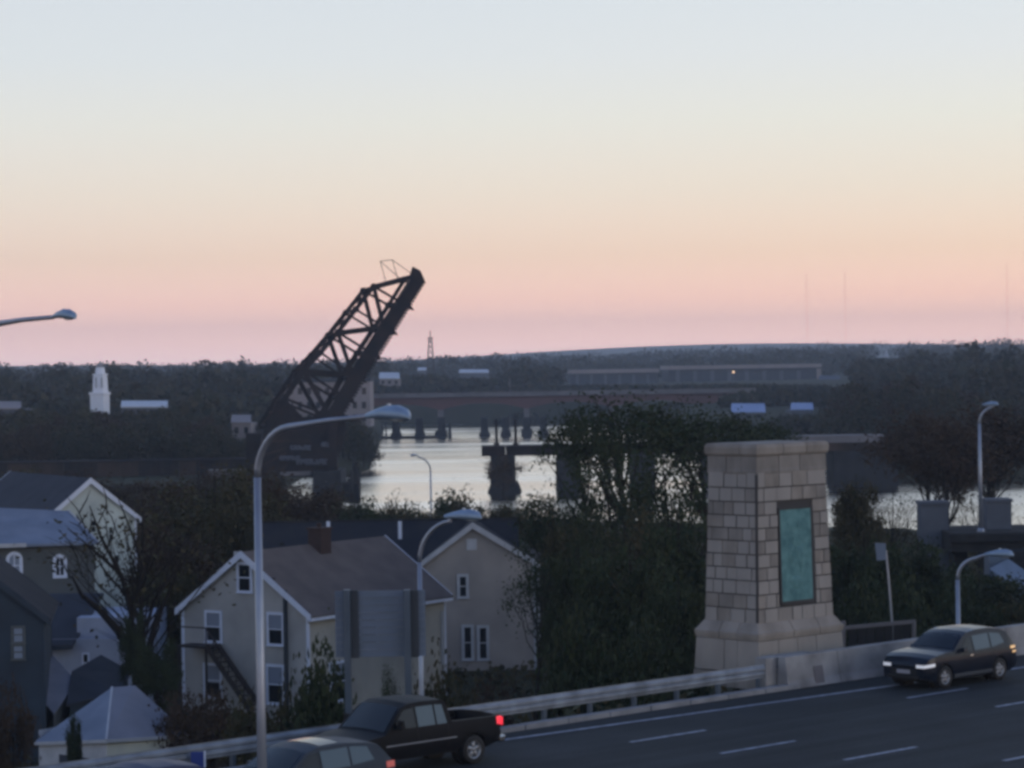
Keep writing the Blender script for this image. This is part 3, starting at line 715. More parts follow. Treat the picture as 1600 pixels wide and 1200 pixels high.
# H2: tan house with the cross gable, dark main roof running to the left
gz2 = -7.7; Yg = 152
gl, grt, ga = P(651, 886, Yg), P(842, 890, Yg), P(738, 822, Yg)
ez = (gl.z + grt.z) / 2
H2 = gable_house('tan_house', 'tan house with steep cross gable and long charcoal roof behind the road sign', (grt.x - .25, Yg), 0, grt.x - gl.x - .5, 9, gz2, ez + .25, ga.z, 'siding_tan', 'siding_tan', 'roof_dark', trim='trim_grey', apex=(ga.x - gl.x) / (grt.x - gl.x))
f2 = Face(H2, (-(grt.x - gl.x - .5), 0, 0), 0)
for q in ((714, 897, 733, 934), (721, 976, 741, 1031), (745, 977, 765, 1031)): window_px(f2, *q, trim='trim_grey', tw=.17)
for q in ((690, 1060, 710, 1100), (790, 1060, 812, 1100)): window_px(f2, *q, trim='trim_grey', tw=.15)
u, z = f2.pick(737, 850); part('gable_vent', f2.box(MB(), u - .3, u + .3, z - .35, z + .3, 0, .04), M['trim_grey'], H2)
u, z = f2.pick(841, 895); part('downspout', f2.box(MB(), u - .06, u + .06, .1, z, .03, .14), M['trim_grey'], H2)
# main body
lx0 = P(415, 816, 157).x - grt.x + .25; lx1 = ga.x - grt.x + 3.0
zr = P(585, 817, 157).z - gz2; zee = ez + .2 - gz2
b0, b1 = 1.2, 9.6; ym = 5
mb = MB().box(lx0, -(grt.x - gl.x - .5) - .01, b0, b1, 0, zee - .02); part('main_wall', mb, M['siding_tan'], H2)
for sg_, ya in ((-1, b0 - .4), (1, b1 + .4)):
    mb = MB(); dz = -.25
    p = [Vector((lx0 - .3, ya, zee + dz)), Vector((lx1, ya, zee + dz)), Vector((lx1, ym, zr)), Vector((lx0 - .3, ym, zr))]
    if sg_ > 0: p = p[::-1]
    mb.prism(p, (0, 0, .15)); part('main_roof', mb, M['roof_dark'], H2)
part('ridge_cap', MB().box(lx0 - .3, lx1, ym - .12, ym + .12, zr + .12, zr + .19), M['roof_dark'], H2)
for pxv in (513, 625):
    q = P(pxv, 829, 153.5); loc = (q.x - H2.location.x, q.y - H2.location.y, q.z - gz2)
    v = MB().tube([Vector(loc) - Vector((0, 0, .5)), Vector(loc) + Vector((0, 0, .55))], .11, 8); part('vent_stack', v, M['trim'], H2)

# H3: pale green gable house at left
Y3 = 162
a3, l3, r3 = P(133, 752, Y3), P(76, 813, Y3 + 2), P(207, 818, Y3)
H3 = gable_house('pale_green_house', 'pale green gabled house behind bare branches at left', (r3.x, Y3 + 1.5), R(30), 6.15, 15, -7.7, r3.z + .3, a3.z, 'siding_green', 'siding_green', 'roof_mid', trim='white', apex=.5)
f3 = Face(H3, (-6.15, 0, 0), 0)
for q in ((106, 803, 117, 830), (140, 812, 151, 832), (168, 822, 178, 845), (176, 866, 188, 892), (108, 862, 120, 890), (140, 864, 152, 892)): window_px(f3, *q, trim='siding_green', tw=.08)
# H4: grey house with arched windows, pale blue-grey roof
Y4 = 143
e4 = P(0, 852, Y4); 
H4 = thing('grey_house', 'dark grey house with white arched windows under a pale blue-grey roof', 'house', (P(148, 905, Y4).x, Y4, -7.7), R(12), worldbuilt=False)
W4 = P(148, 905, Y4).x - P(-70, 905, Y4).x + .4; eh = e4.z + 7.7 + .1; rh = P(20, 800, Y4 + 4).z + 7.7
part('front_wall', MB().quad((-W4, 0, 0), (0, 0, 0), (0, 0, eh), (-W4, 0, eh)), M['siding_grey'], H4)
part('side_wall', MB().poly([(0, 0, 0), (0, 8, 0), (0, 8, eh), (-.8, 4, rh - .1), (0, 0, eh)]), M['siding_grey'], H4)
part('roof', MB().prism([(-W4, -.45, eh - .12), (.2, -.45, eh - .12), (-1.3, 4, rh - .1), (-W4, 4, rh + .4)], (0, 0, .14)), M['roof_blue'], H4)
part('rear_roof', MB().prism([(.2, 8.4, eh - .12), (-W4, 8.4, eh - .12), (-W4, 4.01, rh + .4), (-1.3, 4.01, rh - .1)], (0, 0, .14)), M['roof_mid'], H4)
part('eave_board', MB().box(-W4, (P(45, 850, Y4).x - H4.location.x) * 1.02, -.5, -.455, eh - .14, eh + .08), M['trim_grey'], H4)
part('rake_trim', MB().bar((.24, -.4, eh - .05), (-1.25, 4, rh), .06, .2), M['trim_grey'], H4)
f4 = Face(H4, (-W4, 0, 0), 0)
for (xa, xb, yt, yb) in ((9, 36, 862, 905), (82, 105, 866, 903)):
    u0, z1 = f4.pick(xa, yt); u1, z0 = f4.pick(xb, yb); cx = (u0 + u1) / 2; r = (u1 - u0) / 2
    def arch(rr, z0_, n): return [f4.pt(cx - rr, z0_, n), f4.pt(cx + rr, z0_, n)] + [f4.pt(cx + rr * math.cos(a), z1 - r + rr * math.sin(a), n) for a in np.linspace(0, math.pi, 13)]
    w_ = part('arched_window', MB().prism(arch(r, z0, .0), f4.n * .05), M['trim'], H4)
    part('pane', MB().prism(arch(r - .19, z0 + .18, .051), f4.n * .008), M['curtain' if xa < 50 else 'glass'], w_)
    g = MB(); f4.box(g, cx - .03, cx + .03, z0 + .2, z1 - .2, .06, .08); f4.box(g, u0 + .19, u1 - .19, (z0 + z1) / 2 - .03, (z0 + z1) / 2 + .03, .06, .08); part('sash_bar', g, M['trim'], w_)
    if xa < 50:
        g = MB(); f4.box(g, cx - .2, cx + .12, z0 + .15, z0 + .55, .06, .07); part('open_sash', g, M['glass'], w_)
# H5: navy house bottom left
Y5 = 118
p5 = P(76, 968, Y5)
H5 = gable_house('navy_house', 'dark navy clapboard house at the lower left edge', (p5.x - .25, Y5), R(8), 6.2, 9, -7.9, p5.z + .1, P(-10, 880, Y5).z, 'siding_navy', 'siding_navy', 'roof_dark', trim='siding_navy', over=.3)
f5 = Face(H5, (-6.2, 0, 0), 0)
window_px(f5, 17, 978, 40, 1004, trim='siding_grey', tw=.1, blind=.8); window_px(f5, 17, 1006, 40, 1030, trim='siding_grey', tw=.1, blind=.8)
# H6: white-blue house half hidden behind it, grey roof
Y6 = 134
a6 = P(72, 1010, Y6)
H6 = thing('white_house', 'white-walled house with sloping slate roof behind the bare tree', 'house', (a6.x, Y6, -7.9), 0, worldbuilt=False)
L6 = P(238, 1010, Y6).x - a6.x; zt6 = P(120, 1010, Y6).z + 7.9; rt6 = P(100, 930, Y6 + 4).z + 7.9
part('wall', MB().box(0, L6, 0, 7, 0, zt6 + .4), M['white_dull'], H6)
part('roof', MB().prism([(-.4, -.4, zt6), (P(116, 1010, Y6).x - a6.x, -.4, zt6), (P(165, 930, Y6 + 4).x - a6.x, 3.5, rt6), (-.4, 3.5, rt6)], (0, 0, .14)), M['roof_mid'], H6)
part('upper_wall', MB().box(P(118, 1000, Y6).x - a6.x, L6 - .01, .5, 6.5, zt6 + .41, rt6 - .9), M['white_dull'], H6)
part('roof_trim', MB().box(-.4, P(116, 1010, Y6).x - a6.x, -.46, -.405, zt6 - .1, zt6 + .05), M['siding_navy'], H6)
f6 = Face(H6, (0, 0, 0), 0)
for q in ((128, 1020, 140, 1050), (185, 975, 196, 1000), (212, 985, 222, 1010)): window_px(f6, *q, trim='trim', tw=.08)
# low lean-to roofs in the yard
Y7 = 112
def lean(name, label, pts, Ys_, m, wallm):
    pp = [P(x, y, yy) for (x, y), yy in zip(pts, Ys_)]
    c = sum(pp, Vector()) / len(pp); o = thing(name, label, 'shed', (c.x, c.y, -7.8))
    part('roof', MB().prism(pp, (0, 0, .10)), M[m], o)
    lo = [Vector((c.x + (p.x - c.x) * .9, c.y + (p.y - c.y) * .9, -7.9)) for p in pp]; up = [Vector((a_.x, a_.y, p.z - .02)) for a_, p in zip(lo, pp)]
    mb = MB(); mb.grid([lo, up], closed=True); part('wall', mb, M[wallm], o)
lean('shed', 'small grey shed with a tilted diamond-shaped roof in the yard', [(83, 1027), (120, 1068), (84, 1118), (44, 1070)], [126, 123, 119, 122], 'roof_pale', 'siding_grey')
lean('shed', 'low dark-roofed shed between the grey shed and the bare tree', [(104, 1104), (112, 1052), (158, 1026), (205, 1052), (185, 1085)], [120, 124, 127, 126, 122], 'roof_mid', 'siding_navy')
# H7: hip roofed garage near the rail
Y8 = 106
A = P(175, 1074, Y8 + 4); C1 = P(166, 1156, Y8); L1_ = P(52, 1160, Y8 + 3.2); R1_ = P(296, 1148, Y8 + 3.6)
H7 = thing('hip_roof_garage', 'low garage with blue-grey hipped roof and cream wall above the guardrail', 'garage', (A.x, A.y, -8.0))
B1 = Vector((L1_.x + R1_.x - C1.x, L1_.y + R1_.y - C1.y + 1, C1.z)); A2 = A + Vector((.9, .6, 0))
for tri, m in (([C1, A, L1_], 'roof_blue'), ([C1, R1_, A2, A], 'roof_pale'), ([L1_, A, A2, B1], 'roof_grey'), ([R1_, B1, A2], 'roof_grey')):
    part('roof_slope', MB().poly(tri), M[m], H7)
part('hip_ridge', MB().bar(C1 + Vector((0, 0, .02)), A + Vector((0, 0, .02)), .09, .05), M['trim_grey'], H7)
for a_, b_ in ((L1_, C1), (C1, R1_)):
    part('eave_board', MB().prism([a_ - Vector((0, 0, .13)), b_ - Vector((0, 0, .13)), b_ + Vector((0, 0, .01)), a_ + Vector((0, 0, .01))], (0, .04, 0)), M['trim_grey'], H7)
cc = (C1 + L1_ + R1_ + B1) / 4
wl_ = [cc + (p - cc) * .93 for p in (L1_, C1, R1_, B1)]
part('left_wall', MB().quad(Vector((*wl_[0].xy, -8)), Vector((*wl_[1].xy, -8)), Vector((*wl_[1].xy, C1.z)), Vector((*wl_[0].xy, L1_.z))), M['trim_grey'], H7)
part('cream_wall', MB().quad(Vector((*wl_[1].xy, -8)), Vector((*wl_[2].xy, -8)), Vector((*wl_[2].xy, R1_.z)), Vector((*wl_[1].xy, C1.z))), mat('cream_garage_wall', (.62, .62, .52), .7, c2=(.52, .53, .47), scale=1), H7)
part('rear_wall', MB().grid([[Vector((*wl_[2].xy, -8)), Vector((*wl_[3].xy, -8)), Vector((*wl_[0].xy, -8))], [Vector((*wl_[2].xy, C1.z)), Vector((*wl_[3].xy, C1.z)), Vector((*wl_[0].xy, C1.z))]]), M['trim_grey'], H7)
part('door', MB().quad(*[wl_[0].lerp(wl_[1], t_) + Vector((0, -.03, z_ - wl_[0].lerp(wl_[1], t_).z)) for t_, z_ in ((.3, -8), (.75, -8), (.75, -5.7), (.3, -5.7))]), M['roof_mid'], H7)

# ------------------------------------------------------------------ vehicles
def vehicle(name, label, cat, paint, prof, W, belt, wheels, wr, floor, glass_side, screens, bed=None, tum=.32, group=None):
    """x: 0 = nose, L = tail. prof: list of (x, top z). Built by lofting one body skin; origin on the ground at mid."""
    L = prof[-1][0]; xs_p = [p[0] for p in prof]; zs_p = [p[1] for p in prof]
    v = thing(name, label, cat, (0, 0, 0), 0, group=group, worldbuilt=False)
    def top(x): return float(np.interp(x, xs_p, zs_p))
    def bot(x):
        z = floor + .10 * max(0, 1 - x / .5) + .12 * max(0, 1 - (L - x) / .5)
        for w in wheels:
            d = abs(x - w); r = wr + .07
            if d < r: z = max(z, wr + math.sqrt(r * r - d * d))
        return z
    def hw(x, z):
        e = 1 - .16 * max(0, 1 - x / .55) ** 2 - .10 * max(0, 1 - (L - x) / .5) ** 2
        w = W / 2 * e
        w -= .05 * max(0, (floor + .25 - z) / .25)
        if z > belt - .35: w -= .035 * ((z - belt + .35) / .35) ** 2 if z < belt else .035
        if z > belt: w -= tum * (z - belt)
        return w
    xs_ = np.unique(np.concatenate([np.linspace(xs_p[0], L, 74), xs_p, [w + a for w in wheels for a in (-wr - .071, wr + .071)]]))
    K = 12
    left, right, topr, botr = [], [], [], []
    for x in xs_:
        zt_, zb_ = top(x), min(bot(x), top(x) - .05)
        zz = [zb_ + (zt_ - zb_) * k / K for k in range(K + 1)]
        left.append([(x, -hw(x, z), z) for z in zz]); right.append([(x, hw(x, z), z) for z in zz])
        w = hw(x, zt_); wb = hw(x, zb_)
        if bed and bed[0] < x < bed[1]:
            row = [(x, -w, zt_), (x, -w + .09, zt_), (x, -w + .10, bed[2]), (x, 0, bed[2]), (x, w - .10, bed[2]), (x, w - .09, zt_), (x, w, zt_)]
        else:
            row = [(x, -w, zt_)] + [(x, w * s_, zt_ + .05 * (1 - s_ * s_)) for s_ in (-.93, -.6, 0, .6, .93)] + [(x, w, zt_)]
        topr.append(row); botr.append([(x, wb, zb_), (x, -wb, zb_)])
    b = MB(); b.grid([list(r) for r in left]); b.f = [tuple(reversed(f)) for f in b.f]
    n = len(b.f); b.grid(right); b.grid(topr); b.grid(botr)
    b.poly([left[0][k] for k in range(K + 1)] + [right[0][k] for k in range(K, -1, -1)]); b.poly([left[-1][k] for k in range(K + 1)] + [right[-1][k] for k in range(K, -1, -1)])
    o = part('body', b, M[paint], v, True)
    for p in o.data.polygons: pass
    m = o.modifiers.new('n', 'EDGE_SPLIT'); m.split_angle = R(38)
    # glass panels follow the skin
    for (quad_, mname) in glass_side:      # quad: 4 (x,z) ccw
        for sd_ in (-1, 1):
            (xa, za), (xb, zb2), (xc, zc), (xd, zd) = quad_; g = MB(); rows = []
            for j in range(5):
                tt_ = j / 4; row = []
                for i in range(9):
                    ss_ = i / 8
                    x = (xa * (1 - ss_) + xb * ss_) * (1 - tt_) + (xd * (1 - ss_) + xc * ss_) * tt_
                    z = (za * (1 - ss_) + zb2 * ss_) * (1 - tt_) + (zd * (1 - ss_) + zc * ss_) * tt_
                    row.append((x, sd_ * (hw(x, z) + .008), z))
                rows.append(row)
            g.grid(rows); part('side_window', g, M[mname], v, True)
    for (x0_, x1_, nm) in screens:
        rows = []
        for x in np.linspace(x0_, x1_, 5):
            w = hw(x, top(x)) * .88; rows.append([(x, w * s_, top(x) + .05 * (1 - (s_ * .88) ** 2) + .010) for s_ in np.linspace(-1, 1, 7)])
        part(nm, MB().grid(rows), M['car_glass'], v, True)
    for i, wx in enumerate(wheels):
        for sd_ in (-1, 1):
            yo = sd_ * (W / 2 - .12)
            t_ = MB(); rows = []
            for (r_, yy) in ((wr * .62, -.11), (wr * .96, -.11), (wr, -.07), (wr, .07), (wr * .96, .11), (wr * .62, .11)):
                rows.append([(wx + r_ * math.cos(a), yo + yy, wr + r_ * math.sin(a)) for a in np.linspace(0, 2 * math.pi, 25)[:-1]])
            t_.grid(rows, closed=True); w_ = part('wheel', t_, M['black'], v, True)
            rm_ = MB().disc((wx, yo + sd_ * .05, wr), (0, 1, 0), wr * .16, .09, 12)
            for k in range(5):
                a = k * 2 * math.pi / 5 + .3
                rm_.bar((wx, yo + sd_ * .07, wr), (wx + wr * .6 * math.cos(a), yo + sd_ * .07, wr + wr * .6 * math.sin(a)), .10 * wr / .35, .03, up=Vector((0, 1, 0)))
            rr = [[(wx + q_ * math.cos(a), yo + sd_ * yy, wr + q_ * math.sin(a)) for a in np.linspace(0, 2 * math.pi, 25)[:-1]] for q_, yy in ((wr * .56, .02), (wr * .56, .10), (wr * .66, .105))]
            rm_.grid(rr, closed=True); part('rim', rm_, M['rim'], w_, True)
            part('hub_backing', MB().disc((wx, yo, wr), (0, 1, 0), wr * .6, .06, 20), M['sign_post'], w_)
            # dark wheel well
            part('wheel_well', MB().disc((wx, sd_ * (W / 2 - .34), wr + .02), (0, 1, 0), wr + .06, .2, 20), M['black'], w_)
    part('underbody', MB().box(.35, L - .35, -W / 2 + .25, W / 2 - .25, floor - .06, floor + .3), M['black'], v)
    return v, top, hw, L
def on_side(v, name, m, hwf, x0, x1, z0, z1, sides=(-1, 1), off=.012, parent=None, label=None):
    for sd_ in sides:
        rows = [[(x, sd_ * (hwf(x, z) + off), z) for x in np.linspace(x0, x1, 6)] for z in np.linspace(z0, z1, 4)]
        part(name, MB().grid(rows), M[m], parent or v, True, label=label)
# SUV, nose towards lower left
def place(v, L, px, py, frac, side, W, wr_x):
    """put wheel contact (wr_x, side*W/2) at pixel"""
    g = G(px, py); yaw = math.atan2(RD.y, RD.x)
    off = Matrix.Rotation(yaw, 3, 'Z') @ Vector((wr_x, side * W / 2, 0))
    v.location = g - off; v.rotation_euler = (0, 0, yaw)
W = 1.92
prof = [(0, .70), (.05, .84), (.20, .96), (.5, 1.06), (1.0, 1.12), (1.42, 1.14), (2.0, 1.54), (2.3, 1.65), (2.8, 1.71), (3.5, 1.71), (4.0, 1.64), (4.32, 1.52), (4.64, 1.14), (4.74, 1.05), (4.78, .75)]
v, top, hw, L = vehicle('suv', 'black SUV with headlights on driving left past the granite pylon', 'car', 'suv_paint', prof, W, 1.06, (.90, 3.78), .365, .26,
    [([(1.72, 1.09), (2.42, 1.08), (2.42, 1.52), (2.14, 1.46)], 'car_glass'), ([(2.48, 1.08), (3.32, 1.10), (3.34, 1.56), (2.48, 1.53)], 'car_glass_lt'), ([(3.40, 1.10), (4.10, 1.20), (3.95, 1.50), (3.42, 1.56)], 'car_glass_lt')],
    [(1.46, 2.08, 'windscreen'), (4.32, 4.58, 'rear_window')])
for sd_ in (-1, 1):
    g_ = MB(); rows = []
    for z in (.70, .755, .80):
        w0 = hw(0, z); rows.append([(-.014, sd_ * (w0 * .62), z), (-.012, sd_ * (w0 * .84), z), (-.008, sd_ * (w0 + .004), z)] + [(x, sd_ * (hw(x, z) + .012), z + x * .1) for x in (.02, .12, .24, .38)])
    g_.grid(rows); part('headlight', g_, M['headlight'], v, True)
part('grille', MB().box(-.012, .03, -.5, .5, .48, .66), M['black'], v, bevel=.01)
part('lower_intake', MB().box(-.02, .05, -.6, .6, .34, .45), M['black'], v, bevel=.01)
part('number_plate', MB().box(-.03, -.013, -.26, .26, .50, .62), M['plate'], v)
on_side(v, 'tail_light', 'amber', hw, 4.36, 4.70, .98, 1.06); on_side(v, 'tail_light', 'amber', hw, 4.45, 4.74, .84, .90)
for sd_ in (-1, 1):
    part('mirror', MB().box(1.72, 1.90, sd_ * 1.0 - .10, sd_ * 1.0 + .10, 1.08, 1.22, tap=.02), M['suv_paint'], v, bevel=.02)
    part('roof_rail', MB().tube([(2.35, sd_ * .66, 1.62), (2.5, sd_ * .68, 1.69), (3.7, sd_ * .68, 1.68), (3.95, sd_ * .66, 1.60)], .02, 6), M['chrome'], v)
    part('sill_trim', MB().box(1.35, 3.35, sd_ * .95 - .02, sd_ * .95 + .02, .32, .42), M['chrome'] if 0 else M['sign_post_dark'], v)
on_side(v, 'door_seam', 'black', hw, 2.44, 2.455, .45, 1.5); on_side(v, 'door_seam', 'black', hw, 3.36, 3.375, .5, 1.5); on_side(v, 'door_handle', 'chrome', hw, 2.2, 2.36, .93, .96, off=.02)
place(v, L, 1478, 1076, 0, -1, W, .90)
# Pickup
W = 1.98
prof = [(0.35, .74), (.40, .86), (.6, .95), (1.1, 1.03), (1.5, 1.08), (2.12, 1.68), (2.4, 1.78), (2.9, 1.80), (3.5, 1.78), (3.66, 1.72), (3.78, 1.22), (3.80, 1.20), (5.50, 1.18), (5.55, .75)]
v, top, hw, L = vehicle('pickup_truck', 'dark pickup truck with lit red tail lamp and open cargo bed', 'truck', 'truck_paint', prof, W, 1.16, (.98, 4.52), .385, .42,
    [([(1.75, 1.19), (2.55, 1.18), (2.55, 1.68), (2.2, 1.64)], 'car_glass'), ([(2.62, 1.18), (3.2, 1.18), (3.2, 1.68), (2.62, 1.68)], 'car_glass_lt'), ([(3.26, 1.18), (3.60, 1.18), (3.52, 1.66), (3.26, 1.68)], 'car_glass_lt')],
    [(1.54, 2.14, 'windscreen'), (3.67, 3.76, 'rear_window')], bed=(3.86, 5.42, .78), tum=.26)
on_side(v, 'tail_light', 'tail_on', hw, 5.36, 5.56, .96, 1.16)
for yy in (-.88, .88): part('tail_light', MB().box(5.545, 5.575, yy - .08, yy + .08, .92, 1.14), M['tail_on'], v, bevel=.01)
part('rear_bumper', MB().box(5.5, 5.72, -.9, .9, .46, .64), M['chrome'], v, bevel=.04)
part('front_bumper', MB().box(.24, .45, -.86, .86, .42, .60), M['chrome'], v, bevel=.04)
part('tailgate_handle', MB().box(5.552, 5.57, -.12, .12, 1.0, 1.06), M['black'], v)
on_side(v, 'side_moulding', 'trim_grey', hw, 1.5, 3.9, .78, .80); on_side(v, 'door_seam', 'black', hw, 2.58, 2.595, .55, 1.66); on_side(v, 'door_seam', 'black', hw, 3.62, 3.635, .55, 1.2)
on_side(v, 'headlight', 'lamp_glass', hw, .42, .62, .70, .82)
for sd_ in (-1, 1): part('mirror', MB().box(1.85, 2.0, sd_ * 1.08 - .10, sd_ * 1.08 + .10, 1.2, 1.42, tap=.02), M['truck_paint'], v, bevel=.02)
place(v, L, 742, 1194, 0, -1, W, 4.52)
# estate car bottom, tail to the right
W = 1.84
prof = [(0, .66), (.06, .78), (.3, .86), (1.0, .95), (1.35, .98), (2.0, 1.42), (2.4, 1.52), (3.2, 1.54), (3.9, 1.48), (4.2, 1.40), (4.56, 1.02), (4.66, .92), (4.7, .7)]
v3, top3, hw3, L3 = vehicle('suv', 'blue-silver crossover cut off by the bottom edge beside the pickup truck', 'car', 'silver_paint', prof, W, .98, (.9, 3.68), .34, .22,
    [([(1.62, 1.01), (2.36, 1.00), (2.36, 1.42), (2.06, 1.38)], 'car_glass'), ([(2.42, 1.00), (3.25, 1.01), (3.25, 1.45), (2.42, 1.43)], 'car_glass_lt'), ([(3.32, 1.02), (4.0, 1.08), (3.85, 1.40), (3.32, 1.45)], 'car_glass_lt')],
    [(1.40, 2.02, 'windscreen'), (4.22, 4.54, 'rear_window'), (2.5, 3.1, 'sunroof')])
on_side(v3, 'tail_light', 'tail_off', hw3, 4.35, 4.66, .84, .99)
on_side(v3, 'door_seam', 'black', hw3, 2.38, 2.395, .4, 1.42); on_side(v3, 'headlight', 'lamp_glass', hw3, .05, .4, .64, .74)
for sd_ in (-1, 1): part('mirror', MB().box(1.62, 1.78, sd_ * .97 - .10, sd_ * .97 + .10, 1.0, 1.13, tap=.02), M['silver_paint'], v3, bevel=.02)
gq = P(612, 1192, 60); yaw = math.atan2(RD.y, RD.x)
tt_ = 3.26 + 1.65 + 1.7   # lane position
for it in range(60):
    pass
# choose s so that the tail lamp projects to x = 612
best = None
for s_ in np.arange(-25, 15, .1):
    q = road(s_, tt_ - .0, .92); w = q - Vector((0, 0, CZ)); px = 800 + F * w.dot(cright) / w.dot(fwd); py = 600 - F * w.dot(cup) / w.dot(fwd)
    if best is None or abs(px - 618) < best[0]: best = (abs(px - 618), s_, py)
print('car3', best)
best2 = None
for t_ in np.arange(1, 8, .1):
    for s_ in np.arange(-25, 10, .15):
        q = road(s_, t_, .92); w = q - Vector((0, 0, CZ)); px = 800 + F * w.dot(cright) / w.dot(fwd); py = 600 - F * w.dot(cup) / w.dot(fwd)
        e_ = abs(px - 616) + abs(py - 1192)
        if best2 is None or e_ < best2[0]: best2 = (e_, s_, t_)
print('car3b', best2)
q = road(best2[1], best2[2], 0)
v3.location = q - (Matrix.Rotation(yaw, 3, 'Z') @ Vector((4.6, -W / 2, 0))); v3.rotation_euler = (0, 0, yaw)
# blue car roof at the lower left
prof = [(0, .62), (.06, .74), (.3, .80), (1.0, .88), (1.35, .92), (2.0, 1.33), (2.4, 1.42), (3.0, 1.42), (3.6, 1.34), (4.1, 1.02), (4.5, .98), (4.55, .7)]
v4, top4, hw4, L4 = vehicle('sedan', 'blue sedan whose roof just shows at the lower left edge', 'car', 'blue_paint', prof, 1.78, .92, (.85, 3.6), .32, .2,
    [([(1.62, .95), (2.36, .94), (2.36, 1.34), (2.06, 1.30)], 'car_glass'), ([(2.42, .94), (3.3, .95), (3.2, 1.32), (2.42, 1.35)], 'car_glass')], [(1.40, 2.02, 'windscreen'), (3.62, 4.08, 'rear_window')])
best2 = None
for s_ in np.arange(-40, 10, .1):
    for t_ in np.arange(-1.5, 6, .1):
        q = road(s_, t_, 1.44); w = q - Vector((0, 0, CZ)); px = 800 + F * w.dot(cright) / w.dot(fwd); py = 600 - F * w.dot(cup) / w.dot(fwd)
        if best2 is None or abs(px - 225) + abs(py - 1192) < best2[0]: best2 = (abs(px - 225) + abs(py - 1192), s_, t_, py)
print('car4', best2)
v4.location = road(best2[1], best2[2], 0) - (Matrix.Rotation(yaw, 3, 'Z') @ Vector((2.6, 0, 0))); v4.rotation_euler = (0, 0, yaw)
# ------------------------------------------------------------------ bascule bridge (leaf raised)
YA = 404.0
OFFB = Vector((2.15, -9.0, 0.33))
TA = [(567.5, 454), (540, 489), (512.5, 524), (486, 555), (460, 582), (432, 625), (408, 664)]
BA = [(632, 437), (607, 477), (582.5, 515), (558, 552), (535, 588), (518, 620), (500, 652), (482, 690)]
tA = [P(x, y, YA) for x, y in TA]; bA = [P(x, y, YA) for x, y in BA]
tB = [p + OFFB for p in tA]; bB = [p + OFFB for p in bA]
nrm = Vector((0, -1, 0))
root = P(480, 738, 400); root.z = WZ
bs_ = thing('bascule_bridge', 'rusty black railway drawbridge truss standing raised over the river', 'bridge', root)
def mem(name, a, b, w, h=None, m='rust_steel', up=Vector((0, 1, 0)), par=None): return part(name, MB().bar(a, b, w, h or w, up), M[m], par or bs_)
for T, B in ((tA, bA), (tB, bB)):
    for i in range(len(T) - 1): mem('top_chord', T[i], T[i + 1], .62 + .06 * i, .62)
    for i in range(len(B) - 1): mem('bottom_chord', B[i], B[i + 1], .6 + .08 * i, .6)
    mem('end_post', T[0], B[0], .6, .6)
    for (i, j, w) in ((0, 2, .42), (0, 1, .26), (1, 2, .22), (2, 2, .36), (2, 3, .26), (2, 4, .42), (3, 4, .22), (4, 4, .36), (4, 5, .26), (4, 6, .46), (5, 6, .26), (6, 6, .4), (6, 7, .4)):
        mem('web_member', T[i], B[j], w * 1.5)
    for p, r in list(zip(T, [.7] * 9)) + list(zip(B, [.75] * 9)):
        part('gusset_plate', MB().disc(p, (0, 1, 0), r * .78, .7, 6), M['rust_steel'], bs_)
    for i in range(6):   # sub-verticals hanging from the diagonals
        a = (B[i] + B[i + 1]) / 2
for i in range(len(tA)): mem('cross_strut', tA[i], tB[i], .35)
for i in range(len(tA) - 1):
    mem('lateral_brace', tA[i], tB[i + 1], .16, m='rust_light'); mem('lateral_brace', tB[i], tA[i + 1], .16, m='rust_light')
    k = (tA[i] + tA[i + 1]) / 2; mem('cross_strut', k, k + OFFB, .2, m='rust_light')
mem('cross_strut', bA[0], bB[0], .5)
for i in range(1, 5):
    q = tA[0].lerp(bA[0], i / 5); mem('lateral_brace', q, q + OFFB, .2)
# floor: stringers and tie deck on the outer side of the bottom chords
ax = (bA[0] - bA[5]).normalized(); outn = Vector((ax.z, 0, -ax.x))
dk = MB()
a0 = bA[0] + OFFB * .3; a1 = bA[6] + OFFB * .3; c0_ = bA[0] + OFFB * 1.02; c1_ = bA[6] + OFFB * 1.02
for (u0, u1, th, nm) in ((.48, .58, 1.0, 'stringer_deck'), (.60, .79, 1.2, 'stringer_deck'), (.80, 1.04, 1.6, 'stringer_deck')):
    pts = [bA[0] + OFFB * u0, bA[3] + OFFB * u0, bA[6] + OFFB * u0, bA[6] + OFFB * u1, bA[3] + OFFB * u1, bA[0] + OFFB * u1]
    part(nm, MB().prism(pts, outn * th), M['rust_steel'], bs_)
tie = None
for i in range(46):
    t_ = (i + .5) / 46; q = bA[0].lerp(bA[6], t_)
    part('tie', MB().bar(q + OFFB * .5 + outn * 1.7, q + OFFB * 1.04 + outn * 1.7, .3, .25), M['rust_steel'], bs_)
for i in range(1, 7):
    q = bA[i]; part('floor_beam', MB().prism([q + OFFB * .05 - ax * .3, q + OFFB * .05 + ax * .3, q + OFFB * 1.05 + ax * .3, q + OFFB * 1.05 - ax * .3], outn * 1.3), M['rust_steel'], bs_)
    c = bB[i] + outn * .6; part('bracket', MB().prism([c + ax * 1.0, c + outn * 2.1, c - ax * .3, c - ax * .6 + outn * .1], (0, .3, 0)), M['rust_steel'], bs_)
# toe casting and signal frame at the tip
c = bB[0]; part('toe_casting', MB().prism([c + outn * 1.3 - ax * 1.2, c + outn * 1.5 + ax * .1, c + outn * .2 + ax * 1.0, c - outn * 1.2 + ax * .9, c - outn * .8 - ax * .6], (0, .9, 0)), M['rust_steel'], bs_)
def Q(x, y): return P(x, y, 399)
fp = [Q(603, 441), Q(594, 408), Q(613, 406), Q(618, 424), Q(622, 437), Q(648, 431), Q(626, 436)]
for a, b_ in ((0, 1), (1, 2), (2, 3), (3, 4), (2, 5), (1, 6)): mem('signal_frame', fp[a], fp[b_], .10)
